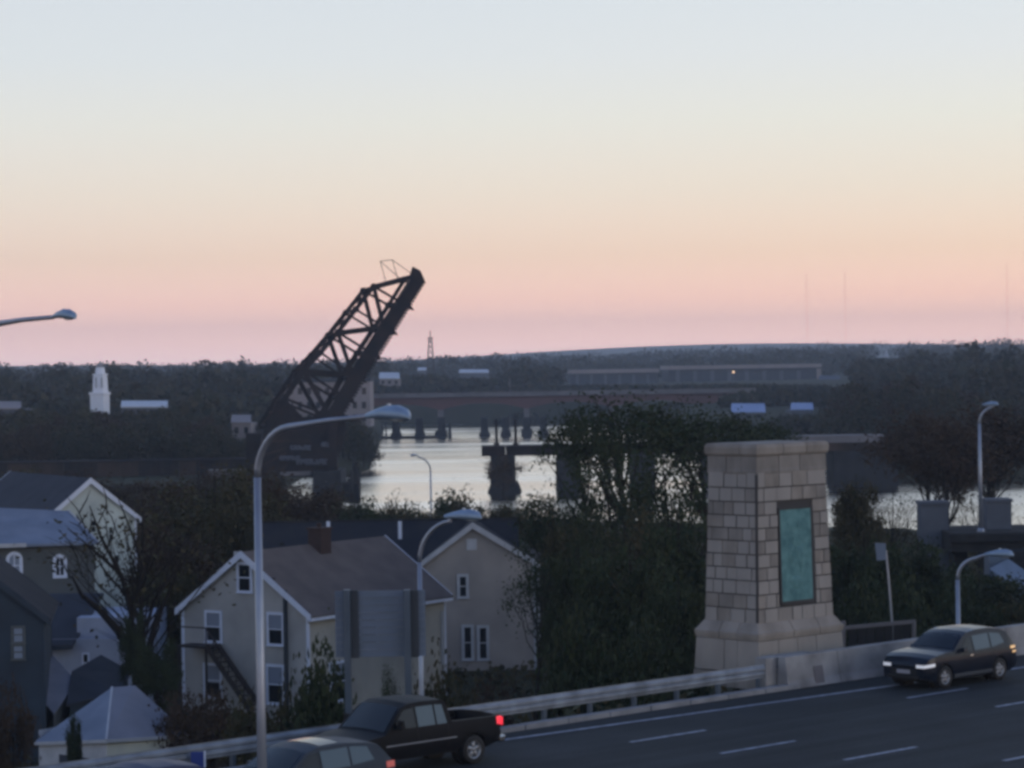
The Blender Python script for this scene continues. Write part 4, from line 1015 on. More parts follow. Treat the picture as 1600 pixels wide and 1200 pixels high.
# rolling segments and counterweight
for off in (Vector((0, 0, 0)), OFFB):
    arc = [(500, 652), (482, 668), (460, 655), (432, 625), (408, 664), (396, 690), (388, 715), (384, 734), (420, 742), (455, 742), (486, 738), (508, 728), (519, 700), (526, 670), (520, 640)]
    pts = [P(x, y, YA) + off for x, y in arc]
    part('segmental_girder', MB().prism(pts, (0, .6, 0)), M['rust_steel'], bs_)
    for k in range(7):
        a = pts[11 - k]; part('stiffener', MB().bar(Vector(a) + Vector((0, -.1, 0)), P(470, 690, YA) + off + Vector((0, -.1, 0)), .18, .3), M['rust_light'], bs_)
cw = [P(x, y, YA - 1.2) for x, y in ((402, 672), (448, 662), (462, 700), (440, 734), (392, 730))]
part('counterweight', MB().prism(cw, OFFB * .8), M['dark_stone'], bs_)
part('operating_column', MB().box(P(515, 690, 396).x, P(528, 690, 396).x, 394, 396, WZ, P(520, 650, 396).z), M['rust_steel'], bs_)
part('track_girder', MB().box(P(378, 736, 395).x, P(530, 736, 395).x, 394, 403.5, P(480, 745, 395).z, P(480, 735, 395).z), M['rust_steel'], bs_)
part('track_ledge', MB().box(P(438, 736, 393).x, P(486, 736, 393).x, 392.2, 393.9, P(460, 743, 393).z, P(460, 737, 393).z), M['pier_conc'], bs_)
part('pit_girder', MB().box(P(386, 736, 398).x, P(522, 736, 398).x, 397, 401, P(460, 736, 398).z, P(460, 676, 398).z), M['rust_steel'], bs_)
# machinery floor graffiti strokes on plates
gp = MB()
def squig(x0, x1, y, amp, Yq):
    out = MB(); x = x0
    while x < x1:
        w = rng.uniform(1.6, 3.0); a0 = rng.uniform(0, 6.3); n = 7
        out.tube([P(x + w * math.cos(a0 + k * .75), y + amp * .55 * math.sin(a0 + k * .75), Yq) for k in range(n)], .2, 4); x += w * 1.5
    return out
def squig_old(x0, x1, y, amp, Yq):
    n = int((x1 - x0) / 3); pts = [P(x0 + (x1 - x0) * i / n, y + amp * (1 if i % 2 else -1) * (0.6 + .4 * math.sin(i * 1.7)), Yq) for i in range(n + 1)]
    return MB().tube(pts, .34, 5)
for s_, nm in ((squig(456, 484, 700, 5, 394.2), 'graffiti_stroke'), (squig(466, 512, 722, 6, 394.2), 'graffiti_stroke'), (squig(440, 470, 716, 4, 394.2), 'graffiti_stroke'), (squig(505, 518, 695, 5, 394.2), 'graffiti_stroke')):
    part(nm, s_, M['graffiti'], bs_)
part('machinery_plate', MB().box(P(448, 700, 395).x, P(514, 700, 395).x, 394.6, 394.9, P(480, 734, 395).z, P(480, 690, 395).z), M['rust_steel'], bs_)
for (x0, x1, y0, y1, nm) in ((487, 536, 736, 800, 'stone_pier'), (380, 440, 745, 800, 'stone_pier')):
    part(nm, MB().box(P(x0, 760, 392).x, P(x1, 760, 392).x, 391, 404, WZ - 2, P(x0, y0, 392).z, tap=.3), M['dark_stone'], bs_)
# fender of timber piles right of the pier
fd = thing('pile_fender', 'cluster of black timber piles in the water beside the drawbridge pier', 'pilings', Vector((P(548, 760, 385).x, 385, WZ)))
k = 0
for x, yt_ in ((541, 752), (545, 748), (549, 735), (553, 722), (556, 721), (559, 730), (561, 742), (537, 756), (530, 760), (522, 762)):
    q = P(x, yt_, 386 - (k % 3)); part('pile', MB().tube([Vector((q.x, q.y, WZ - 1)), q], .24, 7), M['dark_stone'], fd); k += 1
part('waling', MB().bar(P(518, 758, 384), P(562, 752, 384), .3, .5), M['dark_stone'], fd)

# ------------------------------------------------------------------ trestle right of the channel
tr = thing('railway_trestle', 'dark low railway trestle crossing the river behind the big trees', 'bridge', Vector((P(1000, 705, 395).x, 395, WZ)))
def px_at(x, Yq): return P(x, 700, Yq).x
y_l = P(752, 700, 395); zt_ = y_l.z
xsp = [752, 790, 888, 1003, 1120, 1240, 1380]
for a, b_ in zip(xsp[:-1], xsp[1:]):
    xa, xb = px_at(a, 395), px_at(b_, 395)
    m = 'rust_light' if a >= 1240 else 'rust_steel'
    part('girder', MB().box(xa + .05, xb - .05, 394, 394.4, zt_ - 1.25, zt_), M[m], tr); part('girder', MB().box(xa + .05, xb - .05, 399, 399.4, zt_ - 1.25, zt_), M['rust_steel'], tr)
    part('deck', MB().box(xa + .03, xb - .03, 393.4, 400, zt_ + .002, zt_ + (.28 if a < 1240 else 1.1)), M['rust_steel' if a < 1240 else 'pier_conc'], tr)
    for k in range(int((xb - xa) / 1.5)):
        part('stiffener', MB().box(xa + .5 + k * 1.5, xa + .62 + k * 1.5, 393.85, 393.998, zt_ - 1.2, zt_), M[m], tr)
for x0, x1 in ((765, 806), (868, 907), (984, 1023), (1100, 1140), (1222, 1262)):
    xa, xb = px_at(x0, 395), px_at(x1, 395)
    mb = MB().box(xa, xb, 392.5, 400.5, WZ - 1, zt_ - 1.252, tap=.12); part('stone_pier', mb, M['dark_stone'], tr)
part('abutment', MB().box(px_at(1300, 395), px_at(1400, 395), 393, 402, WZ - 1, zt_ - 1.252), M['dark_stone'], tr)
part('rubble_footing', MB().box(px_at(757, 393), px_at(818, 393), 390.5, 401.5, WZ - 1, WZ + 1.4, tap=.9), M['dark_stone'], tr)
for xq in (776, 806):
    pl = thing('signal_mast', 'thin dark mast at the channel end of the trestle, %s of the two' % ('left' if xq == 776 else 'right'), 'mast', Vector((px_at(xq, 396), 396, zt_ + .28)))
    part('shaft', MB().tube([(px_at(xq, 396), 396, zt_ + .28), (px_at(xq, 396), 396, P(xq, 655, 396).z)], .22, 8), M['rust_steel'], pl)
    part('bracket', MB().box(px_at(xq, 396) - .45, px_at(xq, 396) + .45, 395.9, 396.1, P(xq, 697, 396).z, P(xq, 692, 396).z), M['rust_steel'], pl)
# trestle left of the drawbridge, on the bank
tl = thing('approach_viaduct', 'low dark railway viaduct with rusty panels at left behind the houses', 'bridge', Vector((px_at(200, 418), 418, -7)))
rustp = [(0, 12, 0), (12, 100, 1), (100, 152, 0), (152, 216, 1), (216, 280, 0), (280, 306, 1), (306, 345, 0), (345, 392, 0)]
zl0 = P(200, 722, 418).z
for a, b_, r_ in rustp:
    xa, xb = px_at(a - (60 if a == 0 else 0), 418), px_at(b_, 418)
    part('girder_panel', MB().box(xa + .05, xb - .05, 417.6, 418, zl0 - 2.3, zl0), M['rust_light' if r_ else 'rust_steel'], tl)
    for k in range(max(1, int((xb - xa) / 1.6))): part('stiffener', MB().box(xa + .4 + k * 1.6, xa + .55 + k * 1.6, 417.42, 417.598, zl0 - 2.2, zl0), M['rust_light' if r_ else 'rust_steel'], tl)
    part('pier', MB().box(xa, xa + 1.2, 417, 423, -9, zl0 - 2.302), M['dark_stone'], tl)
part('deck', MB().box(px_at(-60, 418), px_at(392, 418), 417.3, 423, zl0 + .002, zl0 + .3), M['rust_steel'], tl)
rw = thing('retaining_wall', 'pale low wall on the bank left of the drawbridge', 'wall', Vector((px_at(365, 412), 412, -8)))
part('wall_face', MB().box(px_at(325, 412), px_at(402, 412), 412, 413, -9, P(365, 735, 412).z), M['pier_conc'], rw)
part('coping', MB().box(px_at(325, 412), px_at(402, 412), 411.8, 413.1, P(365, 735, 412).z + .002, P(365, 733, 412).z), M['concrete'], rw)

# ------------------------------------------------------------------ red girder bridge up the river
YH = 740
rb_ = thing('girder_bridge', 'long low bridge with red haunched girders upriver', 'bridge', Vector((P(750, 640, YH).x, YH, WZ)))
hx = [(500, 0), (555, 1), (620, 0), (688, 1), (755, 0), (823, 1), (890, 0), (958, 1), (1025, 0), (1093, 1), (1175, 0)]
pts = [P(500, 618, YH), P(1175, 618, YH)]; zt2 = P(800, 619, YH).z; zb2 = P(800, 629, YH).z; zh = P(800, 639, YH).z
for i in range(0, len(hx) - 1):
    (xa, ha), (xb, hb) = hx[i], hx[i + 1]; mb = MB()
    top_ = []; bot_ = []
    for t_ in np.linspace(0, 1, 7):
        x = P(xa + (xb - xa) * t_, 620, YH).x; k = (ha * (1 - t_) + hb * t_) ** 2
        bot_.append(Vector((x, YH, zb2 + (zh - zb2) * k))); top_.append(Vector((x, YH, zt2)))
    mb.prism(bot_ + top_[::-1], (0, .5, 0)); part('girder', mb, M['red_steel'], rb_)
    mb = MB().prism([p + Vector((0, 12, 0)) for p in bot_ + top_[::-1]], (0, .5, 0)); part('girder', mb, M['red_steel'], rb_)
part('deck_slab', MB().box(P(495, 620, YH).x, P(1180, 620, YH).x, YH - 1.2, YH + 14, zt2 + .002, zt2 + .35), M['pier_conc'], rb_)
part('parapet', MB().box(P(495, 620, YH).x, P(1180, 620, YH).x, YH - 1.2, YH - .9, zt2 + .352, zt2 + 1.3), M['pier_conc'], rb_)
for xq, h in hx:
    if h:
        x = P(xq, 640, YH).x
        for yo in (.6, 12): part('pier_column', MB().box(x - .8, x + .8, YH + yo - .4, YH + yo + 1.4, WZ, zh), M['pier_conc'], rb_)
        part('pier_footing', MB().box(x - 2, x + 2, YH - 2, YH + 15, WZ - 1, WZ + 1.0, tap=.5), M['dark_stone'], rb_)
pos = ['leftmost', 'second from the left', 'at the light column', 'at the middle of the channel', 'second right of the channel gap', 'near the right column', 'rightmost seen']
for i, xq in enumerate((619, 656, 690, 757, 790, 823, 849)):
    Yq = 712; x = P(xq, 670, Yq).x
    o = thing('stone_pier', 'old dark stone pier standing before the red bridge, ' + ('%s of seven' % ['leftmost', 'second from left', 'third from left', 'fourth from left', 'third from right', 'second from right', 'rightmost'][i]), 'pier', Vector((x, Yq, WZ)), group='old stone piers in the river')
    part('shaft', MB().box(x - 1.05, x + 1.05, Yq - 3, Yq + 3, WZ + 1.5, P(xq, 652, Yq).z, tap=.15), M['dark_stone'], o)
    part('footing', MB().box(x - 1.9, x + 1.9, Yq - 4.5, Yq + 4.5, WZ - 1, WZ + 1.499, tap=.7), M['dark_stone'], o)
fl = thing('floating_dock', 'long dark floating dock lying between the leftmost old piers', 'dock', Vector((P(640, 673, 704).x, 704, WZ)))
part('pontoon', MB().box(P(592, 673, 704).x, P(688, 673, 704).x, 703, 706, WZ - .3, WZ + .7), M['dark_stone'], fl)
for xq in (597, 603, 650): part('mooring_post', MB().tube([(P(xq, 670, 703.5).x, 703.5, WZ + .7), (P(xq, 670, 703.5).x, 703.5, P(xq, 660, 703.5).z)], .25, 6), M['dark_stone'], fl)
db = thing('channel_marker', 'small dark marker post in the water right of the floating dock', 'marker', Vector((P(703, 675, 706).x, 706, WZ)))
part('post', MB().tube([(P(703, 675, 706).x, 706, WZ - 1), (P(703, 675, 706).x, 706, P(703, 663, 706).z)], [.6, .3], 7), M['dark_stone'], db)

# ------------------------------------------------------------------ concrete overpass at the right
Yd = 182
od = thing('overpass', 'dark concrete overpass deck at the right edge above the black car', 'bridge', Vector((P(1560, 850, Yd).x, Yd, -7)))
xa, xb = P(1486, 845, Yd).x, P(1760, 845, Yd).x
part('deck_beam', MB().box(xa, xb, Yd, Yd + 9, P(1540, 862, Yd).z, P(1540, 833, Yd).z), M['dark_stone'], od)
part('deck_edge', MB().box(xa - .2, xb, Yd - .35, Yd - .002, P(1540, 846, Yd).z, P(1540, 834, Yd).z), M['dark_stone'], od)
part('bearing_block', MB().box(P(1546, 880, 176).x, P(1575, 880, 176).x, 176, 178, P(1560, 902, 176).z, P(1560, 868, 176).z), M['sign_alu'], od)
part('slope_slab', MB().prism([P(1546, 895, 174), P(1576, 880, 176), P(1640, 925, 176), P(1640, 965, 172)], (0, 0, .3)), M['sign_alu'], od)
part('abutment_wall', MB().box(P(1576, 880, 179).x, xb, 179, 190, -8, P(1580, 862, 179).z), M['dark_stone'], od)
part('support_pier', MB().box(P(1490, 880, 184).x, P(1510, 880, 184).x, 183.5, 186, -9, P(1500, 862, 184).z), M['dark_stone'], od)
for i, (x0, x1, yt_, yb_, Yq) in enumerate(((1437, 1484, 784, 900, 186), (1540, 1582, 780, 834, 186))):
    o = thing('concrete_pillar', ['square grey concrete pillar left of the overpass deck', 'square grey concrete pillar standing on the overpass deck'][i], 'pillar', Vector((P((x0 + x1) / 2, yb_, Yq).x, Yq, P(x0, yb_, Yq).z)))
    xa_, xb_ = P(x0, yt_, Yq).x, P(x1, yt_, Yq).x
    part('shaft', MB().box(xa_ + .08, xb_ - .08, Yq, Yq + 1.9, -8.5 if i == 0 else P(x0, yb_, Yq).z, P(x0, yt_ + 5, Yq).z), M['roof_grey'], o)
    part('cap', MB().box(xa_, xb_, Yq - .1, Yq + 2, P(x0, yt_ + 5, Yq).z + .002, P(x0, yt_, Yq).z), M['roof_grey'], o)
lamp_px('street lamp standing tall on the overpass at the right edge', 1532.5, 810, 183, 1561, 632, P(1532, 833, 183).z, (.9, -.43, 0), 22, .17, 26, 4, )
lamp_px('thin distant street lamp rising in front of the river, facing left', 673.5, 790, 250, 640, 712, gh(P(673, 790, 250).x, 250), (-.95, -.3, 0), 12, .13, 22, 3)
# small roadside sign right of pylon and dark railing
Ye = 104
q = P(1377, 862, Ye); e = thing('small_sign', 'small grey-blue sign plate on a leaning thin post right of the pylon', 'sign', Vector((P(1393, 960, Ye).x, Ye, gh(q.x, Ye))))
part('plate', MB().prism([P(1367, 848, Ye), P(1384, 849, Ye), P(1385, 875, Ye), P(1370, 876, Ye)], (0, .03, 0)), M['sign_alu'], e)
part('post', MB().tube([P(1396, 1000, Ye + .06), P(1392, 950, Ye + .06), P(1388, 900, Ye + .06), P(1384, 860, Ye + .06)], .045, 8), M['lamp_metal'], e)
Yr = 97
rl_ = thing('metal_railing', 'dark boarded railing behind the parapet right of the pylon', 'railing', Vector((P(1380, 990, Yr).x, Yr, 0)))
for k in range(7):
    x0, x1 = 1326 + k * 14, 1326 + (k + 1) * 14 - 1
    part('board', MB().prism([P(x0, 1016, Yr), P(x1, 1016, Yr), P(x1, 982 - k * 1.2, Yr), P(x0, 982 - k * 1.2, Yr)], (0, .06, 0)), M['dark_stone'], rl_)
part('top_rail', MB().bar(P(1318, 981, Yr), P(1430, 971, Yr), .1, .14), M['pier_conc'], rl_)
for x in (1318, 1428): part('post', MB().tube([P(x, 1020, Yr), P(x, 970, Yr)], .09, 6), M['pier_conc'], rl_)

# ------------------------------------------------------------------ distant buildings
def bx_px(x0, x1, yt, yb, Yq, depth, m, name, par):
    return part(name, MB().box(P(x0, yt, Yq).x, P(x1, yt, Yq).x, Yq, Yq + depth, P((x0 + x1) / 2, yb, Yq).z, P((x0 + x1) / 2, yt, Yq).z), M[m], par)
ml = thing('mill_building', 'pale pinkish mill building seen through the raised drawbridge truss', 'building', P(510, 650, 690))
bx_px(444, 578, 597, 668, 690, 18, 'mill', 'wall', ml)
part('roof', MB().box(P(442, 597, 690).x, P(579.5, 597, 690).x, 689.5, 709, P(510, 597, 690).z + .002, P(510, 592, 690).z), M['roof_mid'], ml)
for r_, yy in enumerate((606, 628, 648)):
    for c_ in range(9):
        x = 451 + c_ * 14.3
        if x < 572: part('window', MB().box(P(x, yy, 690).x, P(x + 6.5, yy, 690).x, 689.88, 689.998, P(x, yy + 10, 690).z, P(x, yy, 690).z), M['glass'], ml)
wing = bx_px(425, 452, 620, 668, 684, 10, 'mill', 'side_wing', ml)
ch_ = thing('church_steeple', 'white tiered church steeple rising above the trees at left', 'church', P(152, 640, 560))
def tier(x0, x1, yt, yb, m, nm, seg=4, Yq=560, top=None):
    cx = P((x0 + x1) / 2, yt, Yq).x; r = (P(x1, yt, Yq).x - P(x0, yt, Yq).x) / 2 * (.92 if seg == 4 else .85)
    a0 = .5; zb__, zt__ = P((x0 + x1) / 2, yb, Yq).z, P((x0 + x1) / 2, yt, Yq).z
    mb = MB(); rows = [[(cx + q_ * math.cos(a0 + 2 * math.pi * k / seg), Yq + 3 + q_ * math.sin(a0 + 2 * math.pi * k / seg), z_) for k in range(seg)] for q_, z_ in ((r, zb__), ((top if top is not None else 1) * r, zt__))]
    mb.grid(rows, closed=True); mb.poly(rows[1]); return part(nm, mb, M[m], ch_)
tier(135, 170, 617, 660, 'steeple_white', 'tower_base'); tier(133, 172, 613, 616.9, 'steeple_white', 'cornice'); tier(139, 167, 586, 612.9, 'steeple_white', 'belfry', top=.90); tier(139, 167, 584, 585.9, 'steeple_white', 'cornice'); tier(143, 163, 574, 583.9, 'steeple_white', 'lantern', 8, top=.85); tier(145, 161, 564, 573.9, 'concrete', 'cupola', 8, top=.08)
for xq in (147, 156): part('louvre', MB().box(P(xq, 590, 559).x, P(xq + 3, 590, 559).x, 560.1, 560.3, P(xq, 606, 559).z, P(xq, 590, 559).z), M['trim_grey'], ch_)
def lowb(label, x0, x1, yt, yr, yb, Yq, roofm, wallm, name='warehouse', cat='building', nwin=0):
    o = thing(name, label, cat, P((x0 + x1) / 2, yb, Yq))
    bx_px(x0, x1, yr, yb, Yq, 14, wallm, 'wall', o)
    part('roof', MB().prism([P(x0 - 1, yr, Yq) + Vector((0, -.3, .01)), P(x1 + 1, yr, Yq) + Vector((0, -.3, .01)), P(x1, yt, Yq + 7), P(x0, yt, Yq + 7)], (0, 0, .3)), M[roofm], o)
    for k in range(nwin):
        x = x0 + (x1 - x0) * (k + .3) / nwin
        part('window', MB().box(P(x, yr, Yq).x, P(x + (x1 - x0) / nwin * .4, yr, Yq).x, Yq - .1, Yq - .002, P(x, yr + (yb - yr) * .55, Yq).z, P(x, yr + (yb - yr) * .2, Yq).z), M['glass'], o)
    return o
lowb('long white roofed building among trees right of the church steeple', 190, 262, 628, 637, 652, 545, 'dist_roof', 'dist_wall', nwin=7)
lowb('small pinkish roof at the left edge below the treeline', -8, 33, 629, 640, 652, 545, 'mill', 'dist_wall', 'far_house')
lowb('white gabled house on the hill right of the drawbridge', 593, 624, 583, 592, 606, 960, 'dist_roof', 'mill', 'far_house', 'house', 3)
lowb('tiny white roof on the skyline below the radio tower', 653, 667, 575, 579, 586, 1350, 'dist_roof', 'dist_wall', 'far_house', 'house')
lowb('long pale roof on the hill right of the radio tower', 718, 763, 578, 583, 592, 1250, 'dist_roof', 'dist_wall', 'far_building')
lowb('blue-white shed on the right bank above the trestle', 1143, 1195, 632, 645, 662, 640, 'blue_roof', 'siding_grey', 'shed', 'shed', 3)
lowb('smaller blue-white shed at right half hidden by a tree', 1236, 1270, 631, 641, 672, 655, 'blue_roof', 'dist_wall', 'shed', 'shed', 2)
lowb('pale low building between trees left of the drawbridge counterweight', 362, 392, 650, 662, 690, 520, 'mill', 'mill', 'far_house', 'house', 2)
lowb('grey-blue low roof right of the long warehouse end', 1280, 1312, 588, 594, 606, 1250, 'roof_grey', 'dist_wall', 'far_building')
wh = thing('long_warehouse', 'long flat-roofed warehouse with pale fascia on the far skyline', 'warehouse', P(1160, 600, 1300))
bx_px(1045, 1276, 576, 606, 1300, 60, 'roof_mid', 'wall', wh); bx_px(1043, 1284, 570, 575.9, 1298, 64, 'mill', 'fascia', wh); bx_px(1276.2, 1283, 576, 600, 1299, 60, 'mill', 'end_wall', wh)
for k in range(8): bx_px(1056 + k * 27, 1062 + k * 27, 579, 606, 1299.5, .4, 'dist_wall', 'pilaster', wh)
wh2 = thing('long_warehouse', 'shorter pale-topped warehouse left of the long one on the skyline', 'warehouse', P(965, 600, 1270))
bx_px(892, 1028, 583, 606, 1270, 50, 'roof_mid', 'wall', wh2); bx_px(890, 1030, 577, 582.9, 1268, 52, 'mill', 'fascia', wh2)
for k in range(6): bx_px(900 + k * 22, 904 + k * 22, 585, 606, 1269.5, .4, 'dist_wall', 'pilaster', wh2)
# masts
def mast(label, x, yt, Yq, w, m='rust_light', lattice=False):
    b_ = P(x, 575, Yq); g0 = gh(b_.x, Yq); zt__ = P(x, yt, Yq).z
    o = thing('radio_mast', label, 'mast', Vector((b_.x, Yq, g0)))
    if lattice:
        for sx in (-1, 1):
            for sy in (-1, 1): part('leg', MB().bar((b_.x + sx * w, Yq + sy * w, g0), (b_.x + sx * w * .25, Yq + sy * w * .25, zt__ - 4), .35), M[m], o)
        n = 9
        for k in range(n):
            z0_, z1_ = g0 + (zt__ - 4 - g0) * k / n, g0 + (zt__ - 4 - g0) * (k + 1) / n; w0, w1 = w * (1 - .75 * k / n), w * (1 - .75 * (k + 1) / n)
            part('brace', MB().bar((b_.x - w0, Yq - w0, z0_), (b_.x + w1, Yq - w1, z1_), .25), M[m], o); part('brace', MB().bar((b_.x + w0, Yq - w0, z0_), (b_.x - w1, Yq - w1, z1_), .25), M[m], o)
        part('platform', MB().box(b_.x - 1.4, b_.x + 1.4, Yq - 1, Yq + 1, zt__ - 4, zt__ - 3.4), M[m], o)
        part('aerial', MB().tube([(b_.x, Yq, zt__ - 3.4), (b_.x, Yq, zt__)], .25, 6), M[m], o)
    else:
        part('shaft', MB().tube([(b_.x, Yq, g0), (b_.x, Yq, zt__)], w, 6), M[m], o)
        part('aerial', MB().box(b_.x - w * 1.6, b_.x + w * 1.6, Yq - w, Yq + w, zt__ - 3, zt__ - 1), M[m], o)
mast('lattice radio tower on the skyline right of the drawbridge', 673, 517, 1300, 2.6, lattice=True)
mast('faint tall mast, leftmost of three above the right skyline', 1262, 428, 2600, .13, 'mill'); mast('faint tall mast, middle of three above the right skyline', 1322, 427, 2600, .13, 'mill'); mast('faint tall mast near the right edge of the picture', 1575, 412, 2600, .13, 'mill')
mast('short thin mast above the left warehouse', 1008, 542, 1900, .35); mast('short thin mast above the gap between warehouses', 1046, 545, 1900, .3)
mast('thin pole on the red girder bridge', 796, 588, 746, .14, 'pier_conc')
stp = thing('distant_steeple', 'tiny pointed steeple on the far right skyline', 'church', P(1385, 560, 2500))
q = P(1385, 542, 2500); part('spire', MB().tube([(q.x, 2500, q.z - 9), (q.x, 2500, q.z)], [2.4, .1], 6), M['trim_grey'], stp); part('tower', MB().box(q.x - 2.5, q.x + 2.5, 2497, 2503, q.z - 22, q.z - 9.01), M['trim_grey'], stp)
ll = thing('yard_light', 'small lit orange lamp in front of the long warehouse', 'lamp', Vector((P(1146, 590, 1180).x, 1180, 0)))
q = P(1146, 581, 1180)
part('pole', MB().tube([(q.x, 1180, gh(q.x, 1180)), (q.x, 1180, q.z - .5)], .15, 6), M['pier_conc'], ll)
part('lamp_head', MB().tube([(q.x, 1180, q.z - .6), (q.x, 1180, q.z - .2), (q.x, 1180, q.z + .5)], [.3, .7, .25], 8), mat('lit_sodium_lamp', (.8, .6, .4), emit=(1, .62, .35), estr=1.1), ll)

# ------------------------------------------------------------------ trees
def leaf_mesh(name, C, size, m, seed):
    g = np.random.default_rng(seed); n = len(C)
    a = g.normal(size=(n, 3)); a /= np.linalg.norm(a, axis=1)[:, None]
    b_ = g.normal(size=(n, 3)); b_ -= a * (a * b_).sum(1)[:, None]; b_ /= np.linalg.norm(b_, axis=1)[:, None]
    s_ = (size * g.uniform(.6, 1.3, n))[:, None]
    V = np.empty((n, 4, 3)); V[:, 0] = C - a * s_ * .5; V[:, 1] = C + b_ * s_ * .34; V[:, 2] = C + a * s_ * .6; V[:, 3] = C - b_ * s_ * .34
    me = bpy.data.meshes.new(name); me.vertices.add(n * 4); me.vertices.foreach_set('co', V.ravel().astype('f4'))
    me.loops.add(n * 4); me.loops.foreach_set('vertex_index', np.arange(n * 4, dtype='i4'))
    me.polygons.add(n); me.polygons.foreach_set('loop_start', np.arange(0, n * 4, 4, dtype='i4'))
    try: me.polygons.foreach_set('loop_total', np.full(n, 4, dtype='i4'))
    except Exception: pass
    me.materials.append(m); me.update(calc_edges=True); me.validate(); return me
def tree_model(seed, h, r, cb, nl, leaf, m, nclump=46, lean=0, trunkr=.2, flat=1.0, limbs=14, low=False, spread=.16):
    g = np.random.default_rng(seed); rr = random.Random(seed)
    cz = h * (cb + 1) / 2; ch = h * (1 - cb) / 2
    tb = MB(); lx = lean * h
    tp = [Vector((0, 0, -.4)), Vector((lx * .12 + rr.uniform(-.1, .1), 0, h * .22)), Vector((lx * .45, rr.uniform(-.2, .2), h * .5)), Vector((lx * .8, 0, h * .75)), Vector((lx, 0, h * .93))]
    tb.tube(tp, [trunkr * 1.25, trunkr, trunkr * .7, trunkr * .42, trunkr * .1], 7)
    cl = []
    for i in range(nclump):
        d = g.normal(size=3); d[2] = abs(d[2]) * .9 - .35 if i % 3 else d[2]; d /= np.linalg.norm(d)
        k = rr.uniform(.45, 1.0) * (.86 + .22 * math.sin(3 * math.atan2(d[1], d[0]) + seed) * (1 - abs(d[2])))
        c = np.array([d[0] * r * k + lx * (.55 + .4 * d[2]), d[1] * r * k, cz + d[2] * ch * k * flat]); cl.append(c)
    cl = np.array(cl)
    for i in range(limbs):
        c = Vector(cl[(i * 3) % nclump]); k = min(.85, max(cb * .75, c.z / h - .28 + rr.uniform(-.08, .05)))
        seg_ = k * 4; j = 0
        z0 = h * k; s0 = tp[0]
        for a, b2 in zip(tp[:-1], tp[1:]):
            if a.z <= z0 <= b2.z: s0 = a.lerp(b2, (z0 - a.z) / (b2.z - a.z))
        mid = s0.lerp(c, .5) + Vector((rr.uniform(-.3, .3), rr.uniform(-.3, .3), -abs(rr.uniform(.0, .12)) * r))
        tb.tube([s0, mid, c], [trunkr * .42 * (1 - k * .5), trunkr * .26, trunkr * .07], 5, cap=False)
        for q_ in range(3):
            e_ = c + Vector((rr.uniform(-1, 1), rr.uniform(-1, 1), rr.uniform(-.2, 1))) * r * .28
            tb.tube([mid.lerp(c, rr.uniform(.2, .9)), e_], [trunkr * .13, trunkr * .03], 4, cap=False)
    per = nl // nclump
    sz = g.uniform(.55, 1.35, nclump) * r * spread
    C = np.repeat(cl, per, axis=0) + g.normal(size=(nclump * per, 3)) * np.repeat(sz, per)[:, None] * np.array([1, 1, .75])
    C = C[C[:, 2] > .15]
    me1 = bpy.data.meshes.new('trunk'); me1.from_pydata(tb.v, [], tb.f); me1.materials.append(M['bark']); me1.polygons.foreach_set('use_smooth', [True] * len(me1.polygons)); me1.update()
    hh_ = float(np.percentile(C[:, 2], 99)); rr_ = float(np.percentile(np.abs(C[:, 0] - lx * .6), 96))
    return me1, leaf_mesh('crown', C, leaf, m, seed + 1), hh_, rr_
def plant(model, px, ytop, Yq, label, cat='tree', name='tree', hw_px=None, rot=0, group=None, gz_=None):
    me1, me2, h, r = model
    b_ = P(px, ytop, Yq); g0 = gh(b_.x, Yq) if gz_ is None else gz_
    H_ = max(1.0, b_.z - g0); s_ = H_ / h
    w_ = s_ if hw_px is None else hw_px / F * Yq / r
    o = thing(name, label, cat, (b_.x, Yq, g0), rot, group=group)
    o.scale = (w_, w_, s_)
    shared('trunk', me1, o); shared('crown', me2, o)
    return o
Lg, Lo, Lb, Lf = M['leaf_green'], M['leaf_olive'], M['leaf_brown'], M['leaf_far']
m_dense = tree_model(11, 11, 4.2, .12, 19000, .25, Lg, 74, spread=.125)
m_dense2 = tree_model(12, 10, 4.0, .10, 17000, .25, Lo, 70, spread=.125)
m_dense3 = tree_model(13, 10, 3.6, .08, 15000, .24, Lg, 64, spread=.125)
m_brown = tree_model(14, 11, 4.2, .08, 15000, .24, Lb, 64, limbs=22)
m_brown2 = tree_model(15, 11, 4.2, .08, 15000, .24, Lo, 64, limbs=22)
m_high = tree_model(16, 16, 5.0, .70, 5600, .23, Lg, 44, lean=-.10, trunkr=.26, limbs=16, spread=.15)
m_high2 = tree_model(17, 16, 5.0, .72, 3400, .23, Lg, 44, lean=-.14, trunkr=.22, limbs=16, spread=.13)
m_lacy = tree_model(18, 12, 4.2, .45, 3000, .22, Lg, 60, lean=-.15, trunkr=.17, limbs=26, spread=.15)
m_brown_r = tree_model(24, 14, 4.6, .42, 7500, .30, Lb, 60, limbs=22)
m_bare = tree_model(19, 12, 4.6, .30, 560, .20, Lo, 70, lean=.0, trunkr=.13, limbs=34, spread=.2)
m_bush = tree_model(20, 5, 2.6, .0, 9000, .22, Lg, 44, limbs=8, trunkr=.1)
m_bush2 = tree_model(21, 5, 2.6, .0, 3500, .24, Lo, 34, limbs=10, trunkr=.1)
m_bush3 = tree_model(22, 5, 2.6, .0, 3000, .22, Lb, 34, limbs=12, trunkr=.1)
